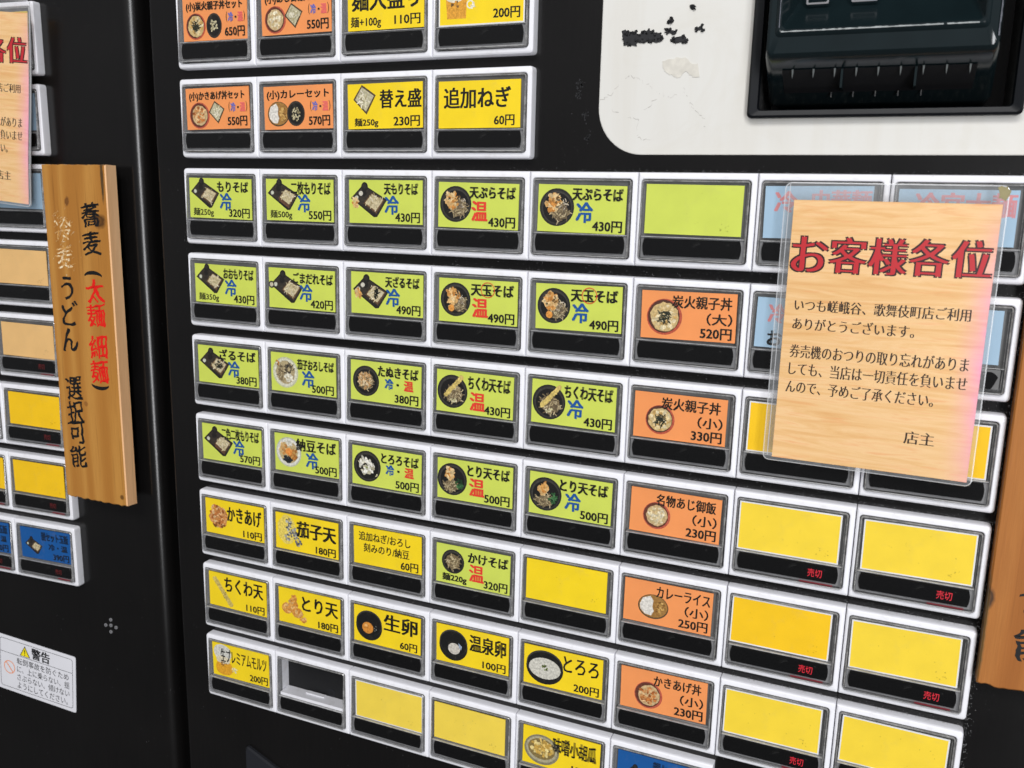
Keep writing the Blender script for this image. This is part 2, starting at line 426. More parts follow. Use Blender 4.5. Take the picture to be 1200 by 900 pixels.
class Card:
    def __init__(s, bgc, white=False, w=CW, h=CH, inset=0):
        s.b = MB(); s.L = 0; s.w, s.h = w, h
        if white:
            s.b.box(-0.012, w+0.012, 0.0, 0.010, -h-0.012, 0.012, 'print'); s.b.c = [(0.8, 0.8, 0.8, 1)]*6
            s.L = 3
        n = len(s.b.c); s.b.box(0, w, s.y(), 0.009, -h, 0, 'print'); s.b.c[n:] = [bgc]*6
        s.L += 1
    def y(s): return -0.0001*s.L
    def P(s, u, v): return (u*s.w/200, s.y(), -v*s.h/100)
    def poly(s, pts, col):
        s.L += 1; s.b.poly([s.P(*p) for p in reversed(pts)], 'print', col[:3]+(0,))
    def ell(s, cx, cy, rx, ry, col, n=22, wob=0.0, rot=0):
        pts = []
        for k in range(n):
            a = 2*math.pi*k/n; w = 1+random.uniform(-wob, wob)
            x, y = rx*w*math.cos(a), ry*w*math.sin(a)
            pts.append((cx+x*math.cos(rot)-y*math.sin(rot), cy+x*math.sin(rot)+y*math.cos(rot)))
        s.poly(pts, col)
    def ring(s, cx, cy, r0, r1, col, n=28):
        s.L += 1
        for k in range(n):
            a, b = 2*math.pi*k/n, 2*math.pi*(k+1)/n
            s.b.poly([s.P(cx+r*math.cos(t), cy+r*math.sin(t)) for r, t in ((r0, a), (r1, a), (r1, b), (r0, b))][::-1], 'print', col)
    def strokes(s, cx, cy, rx, ry, cols, n, ln=14, w=1.3):
        if ln > 12:            # a mass of noodles under the single strands
            s.ell(cx, cy, rx*.95, ry*.95, jit(lin('#6f6049'), .1), 16, .10); ln = 9; n = int(n*1.5); w = 1.0
        for _ in range(n):
            a = random.uniform(0, 6.283); q = math.sqrt(random.random())
            x, y = cx+rx*q*math.cos(a), cy+ry*q*math.sin(a)
            th = random.uniform(0, 6.283); c = jit(random.choice(cols), 0.22); s.L += 0.35
            pts = []
            for k in range(4):
                pts.append((x, y, th)); x += math.cos(th)*ln/3; y += math.sin(th)*ln/3; th += random.uniform(-.7, .7)
            for k in range(3):
                (xa, ya, ta), (xb, yb, tb) = pts[k], pts[k+1]
                q4 = [(xa-w*math.sin(ta), ya+w*math.cos(ta)), (xb-w*math.sin(tb), yb+w*math.cos(tb)), (xb+w*math.sin(tb), yb-w*math.cos(tb)), (xa+w*math.sin(ta), ya-w*math.cos(ta))]
                s.b.poly([s.P(*p) for p in q4], 'print', c[:3]+(0,))
    def bits(s, cx, cy, rx, ry, cols, n, r=5, wob=.35):
        for _ in range(n):
            a = random.uniform(0, 6.283); q = math.sqrt(random.random())
            s.L -= 0.65
            s.ell(cx+rx*q*math.cos(a), cy+ry*q*math.sin(a), r*random.uniform(.5, 1.2), r*random.uniform(.4, .9), jit(random.choice(cols), .2), 8, wob, random.uniform(0, 3))
    def text(s, st, u0, u1, v0, v1, col=BLACK, bold=0.012, k=1.0):
        s.L += 2
        put_text(s.b, st, u0*s.w/200, u1*s.w/200, -v1*s.h/100, -v0*s.h/100, s.y(), 'print', col, fat=bold*.42)

SOBA = [lin('#b9a883'), lin('#a08e6c'), lin('#7c6d54'), lin('#cbbd99'), lin('#938262')]
TEMP = [lin('#dda35a'), lin('#e6bb7c'), lin('#cb8a42'), lin('#e8cb98')]
BOWL = lin('#2b2a29'); BOWL2 = lin('#3f3d3a'); DK = lin('#191817')
def bowl(c, x, y, r, rim=BOWL, inn=BOWL2):
    c.ell(x, y, r, r, rim, 30); c.ell(x, y, r*.88, r*.88, inn, 28); c.ell(x+.8, y+1.5, r*.82, r*.8, DK if rim == BOWL else inn, 28)
def tray(c, x=0, y=0, kind='mori', s=1.0):
    T = lambda pts: [(x+u*s, y+v*s) for u, v in pts]
    c.poly(T([(5, 40), (33, 14), (48, 18), (93, 42), (69, 77), (61, 78)]), lin('#262220'))
    c.poly(T([(7, 41), (34, 16), (47, 20), (90, 43), (68, 73)]), lin('#38322c'))
    c.ell(*T([(39, 16)])[0], 8*s, 9*s, lin('#1b1a19')); c.ell(*T([(38, 15)])[0], 5*s, 5*s, lin('#2f2c2a'))
    c.ell(*T([(37, 29)])[0], 7*s, 7*s, lin('#221f1d'))
    c.ell(*T([(19, 39)])[0], 6*s, 6*s, lin('#4d4b44')); c.ell(*T([(19, 39)])[0], 4.5*s, 4.5*s, lin('#d5d8c8'), 12, .1)
    if kind == 'goma':
        c.ell(*T([(8, 40)])[0], 8*s, 8*s, BOWL); c.ell(*T([(8, 40)])[0], 5*s, 5*s, lin('#cfc8b2'))
    if kind in ('ten', 'tenzaru'):
        c.bits(*T([(17, 49)])[0], 7*s, 9*s, TEMP, 16, 5*s)
        c.ell(*T([(30, 30)])[0], 5*s, 5*s, lin('#ddd9cc'))
    wood = lin('#6d5138') if kind != 'niten' else lin('#5c4030')
    c.poly(T([(36, 50), (56, 29), (86, 43), (67, 70)]), wood)
    p = [(40, 49), (57, 31), (83, 43), (66, 65)]
    c.poly(T(p), lin('#d6c9a4'))
    if kind == 'niten':
        c.poly(T([(38, 49), (66, 65), (66, 74), (38, 57)]), lin('#6a4a38'))
    for _ in range(34):
        a, b = random.random(), random.random()
        q = [p[0][i]*(1-a)*(1-b)+p[1][i]*(1-a)*b+p[3][i]*a*(1-b)+p[2][i]*a*b for i in (0, 1)]
        c.strokes(*T([q])[0], .5, .5, [lin('#d8cca6'), lin('#c4b68c'), lin('#ece4cc'), lin('#a8976f')], 1, 7*s, .8*s)
    if kind in ('zaru', 'tenzaru'):
        c.strokes(*T([(62, 46)])[0], 8*s, 8*s, [lin('#22261c'), lin('#161a14')], 26, 7*s, 1.1*s)
def seiro(c, x, y, s=1.0):
    T = lambda pts: [(x+u*s, y+v*s) for u, v in pts]
    c.poly(T([(-17, -1), (-3, -20), (19, -6), (4, 19)]), lin('#5b4a35')); c.poly(T([(-14, -1), (-3, -17), (16, -5), (3, 15)]), lin('#c9c3a4'))
    c.strokes(x, y-1*s, 8*s, 8*s, [lin('#ded8bd'), lin('#b0a680'), lin('#efe9d4')], 26, 7*s, .8*s)

def f_tempura(c, x=44, y=48, r=40, egg=False):
    bowl(c, x, y, r); c.strokes(x+8, y+9, r*.52, r*.5, SOBA, 46, 14, 1.2)
    c.bits(x-8, y-10, r*.4, r*.5, TEMP, 46, 6); c.bits(x+4, y-14, 7, 8, [lin('#4a4030'), lin('#7a5a30')], 8, 3)
    c.strokes(x+17, y-2, 9, 14, [lin('#d8cdb9'), lin('#8a7a68')], 14, 8, .8)
    if egg: c.ell(x-10, y+20, 8, 8, lin('#eda24c'), 14)
def f_tanuki(c, x=44, y=50, r=38):
    bowl(c, x, y, r); c.strokes(x, y, r*.6, r*.6, SOBA, 40); c.bits(x-2, y-2, r*.5, r*.55, [lin('#d9b98a'), lin('#c79b66'), lin('#e8d3ae')], 70, 4)
def f_chikuwa(c, x=42, y=50, r=40):
    bowl(c, x, y, r); c.strokes(x+4, y+6, r*.6, r*.55, SOBA, 50)
    for q in range(9): c.ell(x-16+q*5, y+8-q*5.4, 6, 6, jit(lin('#dcc473'), .15), 10, .2)
    c.bits(x+2, y+20, 9, 6, [lin('#e9e2c4'), lin('#cfc89c')], 14, 3)
def f_toriten(c, x=40, y=50, r=40):
    bowl(c, x, y, r); c.strokes(x-2, y+16, r*.5, r*.36, SOBA, 50)
    c.bits(x-6, y-14, 11, 14, TEMP, 34, 6); c.bits(x+20, y+8, 10, 13, [lin('#2f5a34'), lin('#47794a'), lin('#1f3f26')], 26, 4)
def f_tororo(c, x=44, y=50, r=40):
    bowl(c, x, y, r); c.bits(x-2, y-2, r*.5, r*.55, [lin('#d9d8cc'), lin('#efeee6'), lin('#c2bda4')], 60, 6)
    c.bits(x, y+2, 5, 5, [lin('#8f9a54')], 5, 2.5); c.bits(x+28, y+20, 3, 2, [lin('#d8d2b0')], 3, 2.5)
def f_kake(c, x=46, y=42, r=31):
    bowl(c, x, y, r); c.ell(x, y, r*.62, r*.62, lin('#7a6a4c'), 20, .06); c.strokes(x, y, r*.55, r*.55, SOBA, 60, 10, 1)
def f_nasuoroshi(c, x=45, y=50, r=40):
    c.ell(x, y, r, r, lin('#cfd2b2'), 30); c.ell(x, y, r*.9, r*.9, lin('#e4e3d2'), 28); c.ell(x, y, r*.75, r*.75, lin('#b9a983'), 24, .05)
    c.strokes(x+6, y-8, 17, 14, [lin('#2b2a2a'), lin('#4d4538'), lin('#6c6350')], 36, 10, 1.2); c.bits(x+10, y+13, 14, 9, [lin('#ece9d8')], 26, 5)
    c.strokes(x-14, y+2, 8, 20, SOBA, 26); c.bits(x-24, y-22, 6, 8, [lin('#5c3a26'), lin('#c98b3e')], 8, 3)
def f_natto(c, x=44, y=48, r=40):
    c.ell(x, y, r, r, lin('#c9cdbb'), 30); c.ell(x, y, r*.91, r*.91, lin('#e9e9e2'), 28); c.ell(x, y, r*.74, r*.72, lin('#cbb686'), 24, .05)
    c.bits(x-16, y-8, 12, 14, [lin('#c98f4e'), lin('#ddb87c')], 34, 5); c.bits(x+16, y+6, 12, 14, [lin('#b97a3c'), lin('#d7a45c')], 36, 5)
    c.ell(x+1, y-1, 11, 10, lin('#f09a4a'), 16, .06); c.bits(x-3, y+20, 13, 8, [lin('#20242a'), lin('#2f343a')], 26, 5); c.bits(x+2, y-24, 12, 6, [lin('#e8e6da')], 14, 5)
def f_oyako(c, x=55, y=55, r=36):
    c.ell(x, y, r, r, lin('#c45a43'), 30); c.ell(x-1.5, y-1, r*.9, r*.92, lin('#5b352a'), 28); c.ell(x, y, r*.8, r*.8, lin('#d9bd84'), 26, .05)
    c.bits(x, y, r*.65, r*.65, [lin('#e6cf9c'), lin('#d2ab68'), lin('#efe0b8')], 46, 6); c.strokes(x, y, r*.34, r*.34, [lin('#23261c'), lin('#34382a')], 50, 9, 1)
def f_rice(c, x, y, r, cols=None):
    c.ell(x, y, r, r, lin('#c9604a'), 28); c.ell(x-1.5, y-.5, r*.9, r*.92, lin('#6a3a2c'), 26); c.ell(x+.5, y, r*.76, r*.76, lin('#d6b98a'), 22, .06)
    c.bits(x, y, r*.62, r*.62, cols or [lin('#e8d8b0'), lin('#d6bf8c'), lin('#f0e6cb')], 60, r*.14)
KAK = [lin('#e2a468'), lin('#c67c40'), lin('#f0c894'), lin('#a8602e')]
def f_curry(c, x, y, rx, ry):
    c.ell(x, y, rx, ry, lin('#5a4a34'), 28); c.ell(x, y-1, rx*.93, ry*.92, lin('#a87c40'), 26)
    c.poly([(x-rx*.88, y-2), (x-rx*.7, y-ry*.6), (x-rx*.2, y-ry*.85), (x, y-ry*.5), (x-rx*.05, y), (x+2, y+ry*.35), (x-rx*.1, y+ry*.75), (x-rx*.5, y+ry*.7), (x-rx*.82, y+ry*.35)], lin('#ebe8e2'))
    c.bits(x+rx*.42, y, rx*.3, ry*.5, [lin('#c79a52'), lin('#8e6430'), lin('#d8b06a')], 30, 4)
def f_smallsoba(c, x, y, rx, ry):
    c.ell(x, y, rx, ry, lin('#37332f'), 24); c.ell(x, y, rx*.85, ry*.85, lin('#1d1b1a'), 22); c.bits(x, y+1, rx*.45, ry*.55, [lin('#cfc7a4'), lin('#a79c78')], 34, 3)
def f_blob(c, x, y, rx, ry, cols, n, r):
    c.bits(x, y, rx, ry, cols, n, r)
def f_deepbowl(c, x, y, rx, ry, fill):
    c.ell(x, y+ry*.16, rx, ry, lin('#1a1a1a'), 30); c.ell(x, y-ry*.05, rx*.98, ry*.86, lin('#3a3b3a'), 28); c.ell(x, y, rx*.93, ry*.8, lin('#151616'), 28)
    fill()
def mug(c):
    c.ell(38, 22, 34, 26, lin('#e2e0da'), 22, .06); c.poly([(14, 40), (66, 40), (64, 88), (18, 88)], lin('#eba93c')); c.ell(38, 40, 27, 14, lin('#ece6d4'), 20, .08)
    c.bits(38, 58, 15, 6, [lin('#7a5a30'), lin('#c98f3a')], 12, 3); c.ring(74, 60, 6, 9, lin('#efe8d0')); c.bits(82, 62, 7, 6, [lin('#f3ecd8')], 8, 3)

def price(c, p, u0=128, u1=193, v0=73, v1=96, bold=0.0075): c.text(p, u0, u1, v0, v1, BLACK, bold)
def hot(c, u, v, big=True): c.text('温', u, u+38 if big else u+22, v, v+43 if big else v+26, RED, .014)
def cold(c, u, v, big=True): c.text('\uf92e', u, u+36 if big else u+22, v, v+42 if big else v+26, BLUE, .014)
def both(c, u=100, v=38):
    cold(c, u, v, False); c.text('・', u+33, u+38, v+10, v+15); c.text('温', u+54, u+78, v, v+25, RED, .014)
def setboth(c): c.text('(', 136, 140, 36, 60, BLACK, 0); c.text('\uf92e', 143, 157, 38, 59, lin('#6d6fb8'), .01); c.text('・', 164, 167, 47, 51); c.text('温', 172, 187, 38, 59, lin('#e86a6a'), .01); c.text(')', 190, 194, 36, 60, BLACK, 0)

def soba(title, tu, kind, temp, pr, wt=None, tv=(7, 33), tm=None, art=None):
    def f():
        c = Card(GREEN)
        (art or (lambda c: tray(c, -1, -8 if wt else -3, kind, 1.06 if wt else 1.14)))(c)
        c.text(title, tu[0], tu[1], tv[0], tv[1], BLACK, .012)
        if temp == 'c': cold(c, *(tm or (100, 36)))
        elif temp == 'h': hot(c, *(tm or (88, 40)))
        else: both(c)
        if wt: c.text(wt, 12, 78, 75, 97, BLACK, .004)
        price(c, pr)
        return c
    return f
def ricecard(title, tu, sub, pr, art, tv=(8, 34)):
    def f():
        c = Card(ORA); art(c)
        c.text(title, tu[0], tu[1], tv[0], tv[1], BLACK, .006)
        c.text(sub, 140, 192, 42, 66, BLACK, .006); price(c, pr, 128, 192, 72, 95)
        return c
    return f
def setcard(title, pr, art, tu=(12, 186)):
    def f():
        c = Card(ORA); art(c); c.text(title, tu[0], tu[1], 9, 32, BLACK, .008); setboth(c); price(c, pr, 132, 192, 70, 93)
        return c
    return f
def plain(col, white=False):
    def f():
        c = Card(col, white)
        dk = tuple(x*.86 for x in col[:3])+(1,)
        c.bits(170, 82, 14, 10, [dk], 7, 2.0); c.bits(100, 50, 90, 40, [tuple(x*.92 for x in col[:3])+(1,)], 9, 1.4)
        if random.random() < .5: c.strokes(random.uniform(50, 150), 40, 5, 5, [dk], 1, 11, .25)
        return c
    return f
def side(title, tu, tv, pr, art, bold=.012, pu=(130, 192), pv=(74, 96)):
    def f():
        c = Card(YEL); art(c); c.text(title, tu[0], tu[1], tv[0], tv[1], BLACK, bold); price(c, pr, pu[0], pu[1], pv[0], pv[1]); return c
    return f
def tama(t, pos):
    def f():
        c = Card(GREEN); f_tempura(c, 43, 48, 39, True); c.text('天玉そば', 84, 190, 9, 36, BLACK, .012)
        (hot if t == 'h' else cold)(c, *pos); c.ring(126, 22, 16, 17.6, RED); price(c, '490円'); return c
    return f
def negioroshi():
    c = Card(YEL); c.text('追加ねぎ/おろし', 16, 168, 12, 36, BLACK, .005); c.text('刻みのり/納豆', 30, 164, 42, 66, BLACK, .005); price(c, '60円', 140, 190, 74, 97); return c
def kaedama():
    c = Card(YEL); seiro(c, 44, 36, 1.7); c.text('替え盛', 88, 196, 15, 55, BLACK, .012); c.text('麺250g', 18, 82, 76, 97, BLACK, .006); price(c, '230円', 124, 192); return c
def oomori():
    c = Card(YEL); c.text('麺大盛り', 12, 188, 10, 58, BLACK, .014); c.text('麺+100g', 8, 88, 70, 96, BLACK, .006); price(c, '110円', 124, 190, 70, 92); return c
def tsuika():
    c = Card(YEL); c.text('追加ねぎ', 14, 176, 14, 58, BLACK, .012); price(c, '60円', 138, 186, 73, 95); return c
def beer():
    c = Card(YEL, True); mug(c); price(c, '200円', 130, 192, 70, 92); return c
def beer2():
    c = Card(YEL); c.ell(36, 28, 32, 26, lin('#e0e0da'), 22, .05); c.ell(40, 74, 32, 22, lin('#efae2e'), 18, .08); c.ell(38, 50, 26, 12, lin('#e6dcc0'), 18, .1)
    c.bits(40, 62, 12, 6, [lin('#6a4a28'), lin('#a87a38')], 12, 3); c.bits(78, 74, 10, 6, [lin('#f4ecc0')], 8, 4)
    c.text('生プレミアムモルツ', 30, 192, 14, 54, BLACK, .006); price(c, '200円', 132, 194, 72, 95); return c
def kake():
    c = Card(GREEN); f_kake(c); c.text('かけそば', 88, 194, 10, 36, BLACK, .012); hot(c, 92, 40); c.text('麺220g', 18, 84, 74, 96, BLACK, .008); price(c, '320円', 132, 194); return c
def lightblue(marks):
    def f():
        c = Card(LBLUE)
        for (s, u0, u1, v0, v1, col) in marks: c.text(s, u0, u1, v0, v1, col, .015)
        return c
    return f
def blueset(full):
    def f():
        c = Card(NAVY); tray(c, 12, 22, 'mori', .8)
        c.text('親セット玉飯', 86, 192, 8, 36, lin('#0d2038'), .012)
        if full: c.text('\uf92e・温', 112, 186, 44, 64, lin('#0d2038'), .01); price(c, '390円', 128, 190, 74, 96)
        return c
    return f
def pinkish(c): c.bits(48, 50, 26, 30, [lin('#e2b070'), lin('#c98a4a'), lin('#f0d0a0')], 60, 6)
def nasu(c):
    c.ell(36, 44, 30, 40, lin('#f3dc6a'), 20, .06)
    for (x, y) in ((44, 22), (42, 36), (48, 52), (62, 44), (68, 58), (38, 66), (74, 76)): c.bits(x, y, 9, 10, [lin('#a9a9a0'), lin('#77777a'), lin('#c9c9bc'), lin('#50525a')], 14, 4)
def chikuwaten(c):
    for q in range(16): c.ell(22+q*3.6, 20+q*4.6, 8, 7, jit(lin('#d8c26c'), .14), 10, .2); 
    c.bits(56, 62, 8, 14, [lin('#7f6f38')], 6, 2)
def toriten(c):
    for (x, y, a, b) in ((28, 58, 22, 20), (48, 44, 18, 24), (62, 66, 20, 18), (52, 26, 8, 12), (82, 82, 10, 8)): c.ell(x, y, a*.9, b*.8, lin('#e09c48'), 14, .1); c.bits(x, y, a*.7, b*.6, [lin('#e8ab58'), lin('#d58c3a'), lin('#f0c07a')], 20, 6)
def egg(c):
    f_deepbowl(c, 46, 46, 40, 40, lambda: (c.ell(42, 58, 17, 16, lin('#e2953c'), 20), c.ell(37, 52, 5, 4, lin('#f2bb74'), 10), c.bits(66, 54, 4, 10, [lin('#8f9694')], 4, 2)))
def onsen(c):
    f_deepbowl(c, 48, 46, 40, 40, lambda: (c.ell(50, 60, 17, 15, lin('#d6d2ca'), 20), c.poly([(62, 42), (72, 50), (70, 60), (64, 56)], lin('#9fb0c8'))))
def tororo(c):
    f_deepbowl(c, 54, 46, 48, 42, lambda: (c.ell(54, 54, 41, 27, lin('#d9d8cf'), 26), c.bits(54, 52, 8, 6, [lin('#6a7a38'), lin('#8d944a'), lin('#3c4a22')], 14, 3)))
def kyuri(c):
    c.ell(50, 56, 46, 40, lin('#8f8a72'), 28); c.ell(50, 55, 41, 34, lin('#b8b193'), 26); c.ell(50, 54, 36, 28, lin('#8d7a4a'), 22); c.bits(50, 52, 28, 24, [lin('#e3c470'), lin('#cfa850'), lin('#f0dc98')], 60, 6)
def kakiage(c):
    c.ell(44, 52, 32, 30, lin('#d9934e'), 18, .12); c.bits(44, 48, 30, 32, KAK, 80, 6); c.bits(46, 74, 20, 8, [lin('#7a4a22'), lin('#96602e')], 12, 4)

# (row, column): (builder, label of that button, sold out?)
B = {}
def add(r, c, fn, label, so=0): B[(r, c)] = (fn, label, so)
add(-2, 1, setcard('(小)炭火親子丼セット', '650円', lambda c: (f_oyako(c, 40, 66, 31), f_smallsoba(c, 98, 66, 24, 29))), 'orange card with chicken egg bowl and soba set at 650 yen')
add(-2, 2, setcard('(小)あじ御飯セット', '550円', lambda c: (f_rice(c, 40, 66, 31), seiro(c, 92, 60, 1.45))), 'orange card with mixed rice bowl and soba set at 550 yen')
add(-2, 3, oomori, 'yellow card for large noodle portion at 110 yen')
add(-2, 4, beer, 'yellow card with beer mug at 200 yen in the cropped top row')
add(-1, 1, setcard('(小)かきあげ丼セット', '550円', lambda c: (f_rice(c, 42, 66, 32, KAK), seiro(c, 96, 60, 1.4))), 'orange card with tempura rice bowl and soba set at 550 yen')
add(-1, 2, setcard('(小)カレーセット', '570円', lambda c: (f_curry(c, 42, 64, 32, 29), f_smallsoba(c, 94, 64, 26, 29)), (10, 190)), 'orange card with curry and soba set at 570 yen')
add(-1, 3, kaedama, 'yellow card with noodle tray for extra noodles at 230 yen')
add(-1, 4, tsuika, 'yellow card for extra spring onion at 60 yen, lettering only')
add(0, 1, soba('もりそば', (92, 190), 'mori', 'c', '320円', '麺250g'), 'green card with tray of cold soba, 250 grams')
add(0, 2, soba('二枚もりそば', (76, 192), 'niten', 'c', '550円', '麺500g', (6, 36), (96, 36)), 'green card with double tray of cold soba, 500 grams')
add(0, 3, soba('天もりそば', (98, 188), 'ten', 'c', '430円', None, (7, 33), (100, 36)), 'green card with cold soba tray and tempura at 430 yen')
add(0, 4, soba('天ぷらそば', (80, 192), '', 'h', '430円', None, (8, 34), (86, 40), lambda c: f_tempura(c)), 'green card with tempura soba bowl and red hot mark')
add(0, 5, soba('天ぷらそば', (80, 192), '', 'c', '430円', None, (6, 32), (90, 36), lambda c: f_tempura(c)), 'green card with tempura soba bowl and blue cold mark')
add(0, 6, plain(GREEN), 'blank green card with a grey smudge')
add(0, 7, lightblue([('冷', 20, 60, 10, 50, lin('#d48a8c')), ('中華麺', 90, 196, 8, 44, lin('#cfa0a6'))]), 'light blue card with red lettering behind the notice')
add(0, 8, lightblue([('冷宮大麺', 30, 196, 6, 48, lin('#d28f94'))]), 'light blue card with red lettering behind the notice corner')
add(1, 1, soba('おおもりそば', (96, 192), 'mori', 'c', '430円', '麺350g', (8, 34), (100, 36)), 'green card with tray of cold soba, 350 grams')
add(1, 2, soba('ごまだれそば', (76, 194), 'goma', 'c', '420円', None, (9, 35), (96, 37)), 'green card with cold soba and white sesame dip cup')
add(1, 3, soba('天ざるそば', (98, 190), 'tenzaru', 'c', '490円', None, (7, 33), (100, 36)), 'green card with seaweed topped soba tray and tempura')
add(1, 4, tama('h', (88, 42)), 'green card with tempura egg soba, hot, red circle on its title')
add(1, 5, tama('c', (88, 40)), 'green card with tempura egg soba, cold, red circle on its title')
add(1, 6, ricecard('炭火親子丼', (66, 190), '（大）', '520円', lambda c: f_oyako(c, 50, 54, 38)), 'orange card with large chicken egg rice bowl at 520 yen')
add(1, 7, lightblue([('冷', 24, 56, 12, 50, lin('#d48a8c')), ('お', 26, 52, 66, 95, BLACK)]), 'light blue card with a black character beside the notice')
add(1, 8, lightblue([('冷麺', 30, 110, 10, 50, lin('#d8605e'))]), 'light blue card right of the notice with a torn black strip')
add(2, 1, soba('ざるそば', (74, 192), 'zaru', 'c', '380円', None, (6, 33), (102, 36)), 'green card with seaweed topped cold soba tray at 380 yen')
add(2, 2, soba('茄子おろしそば', (84, 194), '', 'c', '500円', None, (12, 38), (98, 40), f_nasuoroshi), 'green card with eggplant soba in a white bowl')
add(2, 3, soba('たぬきそば', (80, 192), '', 'b', '380円', None, (8, 34), None, lambda c: f_tanuki(c)), 'green card with tempura crumb soba, cold or hot')
add(2, 4, soba('ちくわ天そば', (84, 192), '', 'h', '430円', None, (8, 40), (90, 46), lambda c: f_chikuwa(c)), 'green card with fish cake tempura soba and red hot mark')
add(2, 5, soba('ちくわ天そば', (80, 192), '', 'c', '430円', None, (6, 36), (88, 38), lambda c: f_chikuwa(c)), 'green card with fish cake tempura soba and blue cold mark')
add(2, 6, ricecard('炭火親子丼', (60, 186), '（小）', '330円', lambda c: f_oyako(c, 58, 58, 32)), 'orange card with small chicken egg rice bowl at 330 yen')
add(2, 7, plain(YEL3, True), 'yellow blank card half covered by the lower left of the notice')
add(2, 8, plain(YEL3, True), 'yellow blank card covered by the lower right of the notice')
add(3, 1, soba('二色二枚もりそば', (68, 192), 'niten', 'c', '570円', None, (6, 36), (106, 36)), 'green card with two tone double soba tray at 570 yen')
add(3, 2, soba('納豆そば', (70, 192), '', 'c', '500円', None, (8, 40), (100, 42), f_natto), 'green card with natto soba in a white bowl')
add(3, 3, soba('とろろそば', (86, 192), '', 'b', '500円', None, (9, 35), None, lambda c: f_tororo(c)), 'green card with grated yam soba, cold or hot')
add(3, 4, soba('とり天そば', (82, 192), '', 'h', '500円', None, (8, 36), (88, 40), lambda c: f_toriten(c)), 'green card with chicken tempura soba and red hot mark')
add(3, 5, soba('とり天そば', (76, 190), '', 'c', '500円', None, (8, 36), (90, 38), lambda c: f_toriten(c)), 'green card with chicken tempura soba and blue cold mark')
add(3, 6, ricecard('名物あじ御飯', (58, 188), '（小）', '230円', lambda c: f_rice(c, 60, 58, 31)), 'orange card with small mixed rice bowl at 230 yen')
add(3, 7, plain(YEL2, True), 'sold out blank yellow card, upper left of the sold out group', 1)
add(3, 8, plain(YEL2, True), 'sold out blank yellow card under the notice at the row end', 1)
add(4, 1, side('かきあげ', (76, 192), (14, 58), '110円', kakiage), 'yellow card with round vegetable fritter at 110 yen')
add(4, 2, side('茄子天', (70, 192), (14, 58), '180円', nasu, .018), 'yellow card with grey eggplant tempura at 180 yen')
add(4, 3, negioroshi, 'yellow card with two text lines of toppings at 60 yen')
add(4, 4, kake, 'green card with plain hot soba, 220 grams')
add(4, 5, plain(YEL), 'blank bright yellow card between green and orange cards')
add(4, 6, ricecard('カレーライス', (74, 194), '（小）', '250円', lambda c: f_curry(c, 68, 58, 35, 29)), 'orange card with small curry rice at 250 yen')
add(4, 7, plain(YEL3, True), 'sold out blank card of deeper orange yellow', 1)
add(4, 8, plain(YEL2, True), 'sold out blank yellow card beside the foot of the wooden board', 1)
add(5, 1, side('ちくわ天', (56, 188), (8, 52), '110円', chikuwaten), 'yellow card with long fish cake tempura at 110 yen')
add(5, 2, side('とり天', (78, 192), (14, 56), '180円', toriten), 'yellow card with chicken tempura pieces at 180 yen')
add(5, 3, side('生卵', (92, 190), (8, 54), '60円', egg, .016, (140, 190)), 'yellow card with raw egg in a black bowl')
add(5, 4, side('温泉卵', (94, 192), (12, 56), '100円', onsen, .014), 'yellow card with white poached egg in a black bowl')
add(5, 5, side('とろろ', (102, 190), (10, 50), '200円', tororo, .008), 'yellow card with black bowl of grated yam')
add(5, 6, ricecard('かきあげ丼', (78, 186), '（小）', '230円', lambda c: f_rice(c, 66, 60, 33, KAK), (8, 34)), 'orange card with small fritter rice bowl at 230 yen')
add(5, 7, plain(YEL2, True), 'sold out pale yellow card, lower left of the sold out group', 1)
add(5, 8, plain(YEL2, True), 'pale yellow blank card cut by the bottom of the photo', 1)
add(6, 1, beer2, 'yellow card with draft beer and long black title')
add(6, 2, None, 'empty button without a card, showing its white ledge')
add(6, 3, plain(YEL4, True), 'blank yellow card next to the empty button')
add(6, 4, plain(YEL4), 'blank yellow card left of the cucumber card')
add(6, 5, side('味噌小胡瓜', (80, 190), (12, 54), '150円', kyuri, .014), 'yellow card with bowl of miso cucumber')
add(6, 6, blueset(False), 'dark blue card at the bottom edge')

LB = {}
def ladd(r, c, fn, label, so=0): LB[(r, c)] = (fn, label, so)
ladd(0, 8, plain(YEL), 'yellow card half hidden behind the notice at the top left')
ladd(1, 8, plain(LBLUE), 'light blue card half hidden behind the notice at the left')
ladd(2, 8, plain(LBLUE), 'light blue card between the notice and the wooden board')
ladd(3, 8, plain(BEI), 'upper beige card beside the wooden board', 0)
ladd(4, 8, plain(BEI), 'lower beige card beside the wooden board', 2)
ladd(5, 7, plain(YEL3), 'yellow card cut by the left edge, upper one', 2)
ladd(5, 8, plain(YEL3), 'upper yellow card left of the wooden board', 2)
ladd(6, 7, plain(YEL3), 'yellow card cut by the left edge, lower one', 2)
ladd(6, 8, plain(YEL3), 'lower yellow card left of the wooden board', 2)
ladd(7, 7, blueset(True), 'blue set meal card cut by the left edge', 2)
ladd(7, 8, blueset(True), 'blue set meal card with small tray picture', 2)

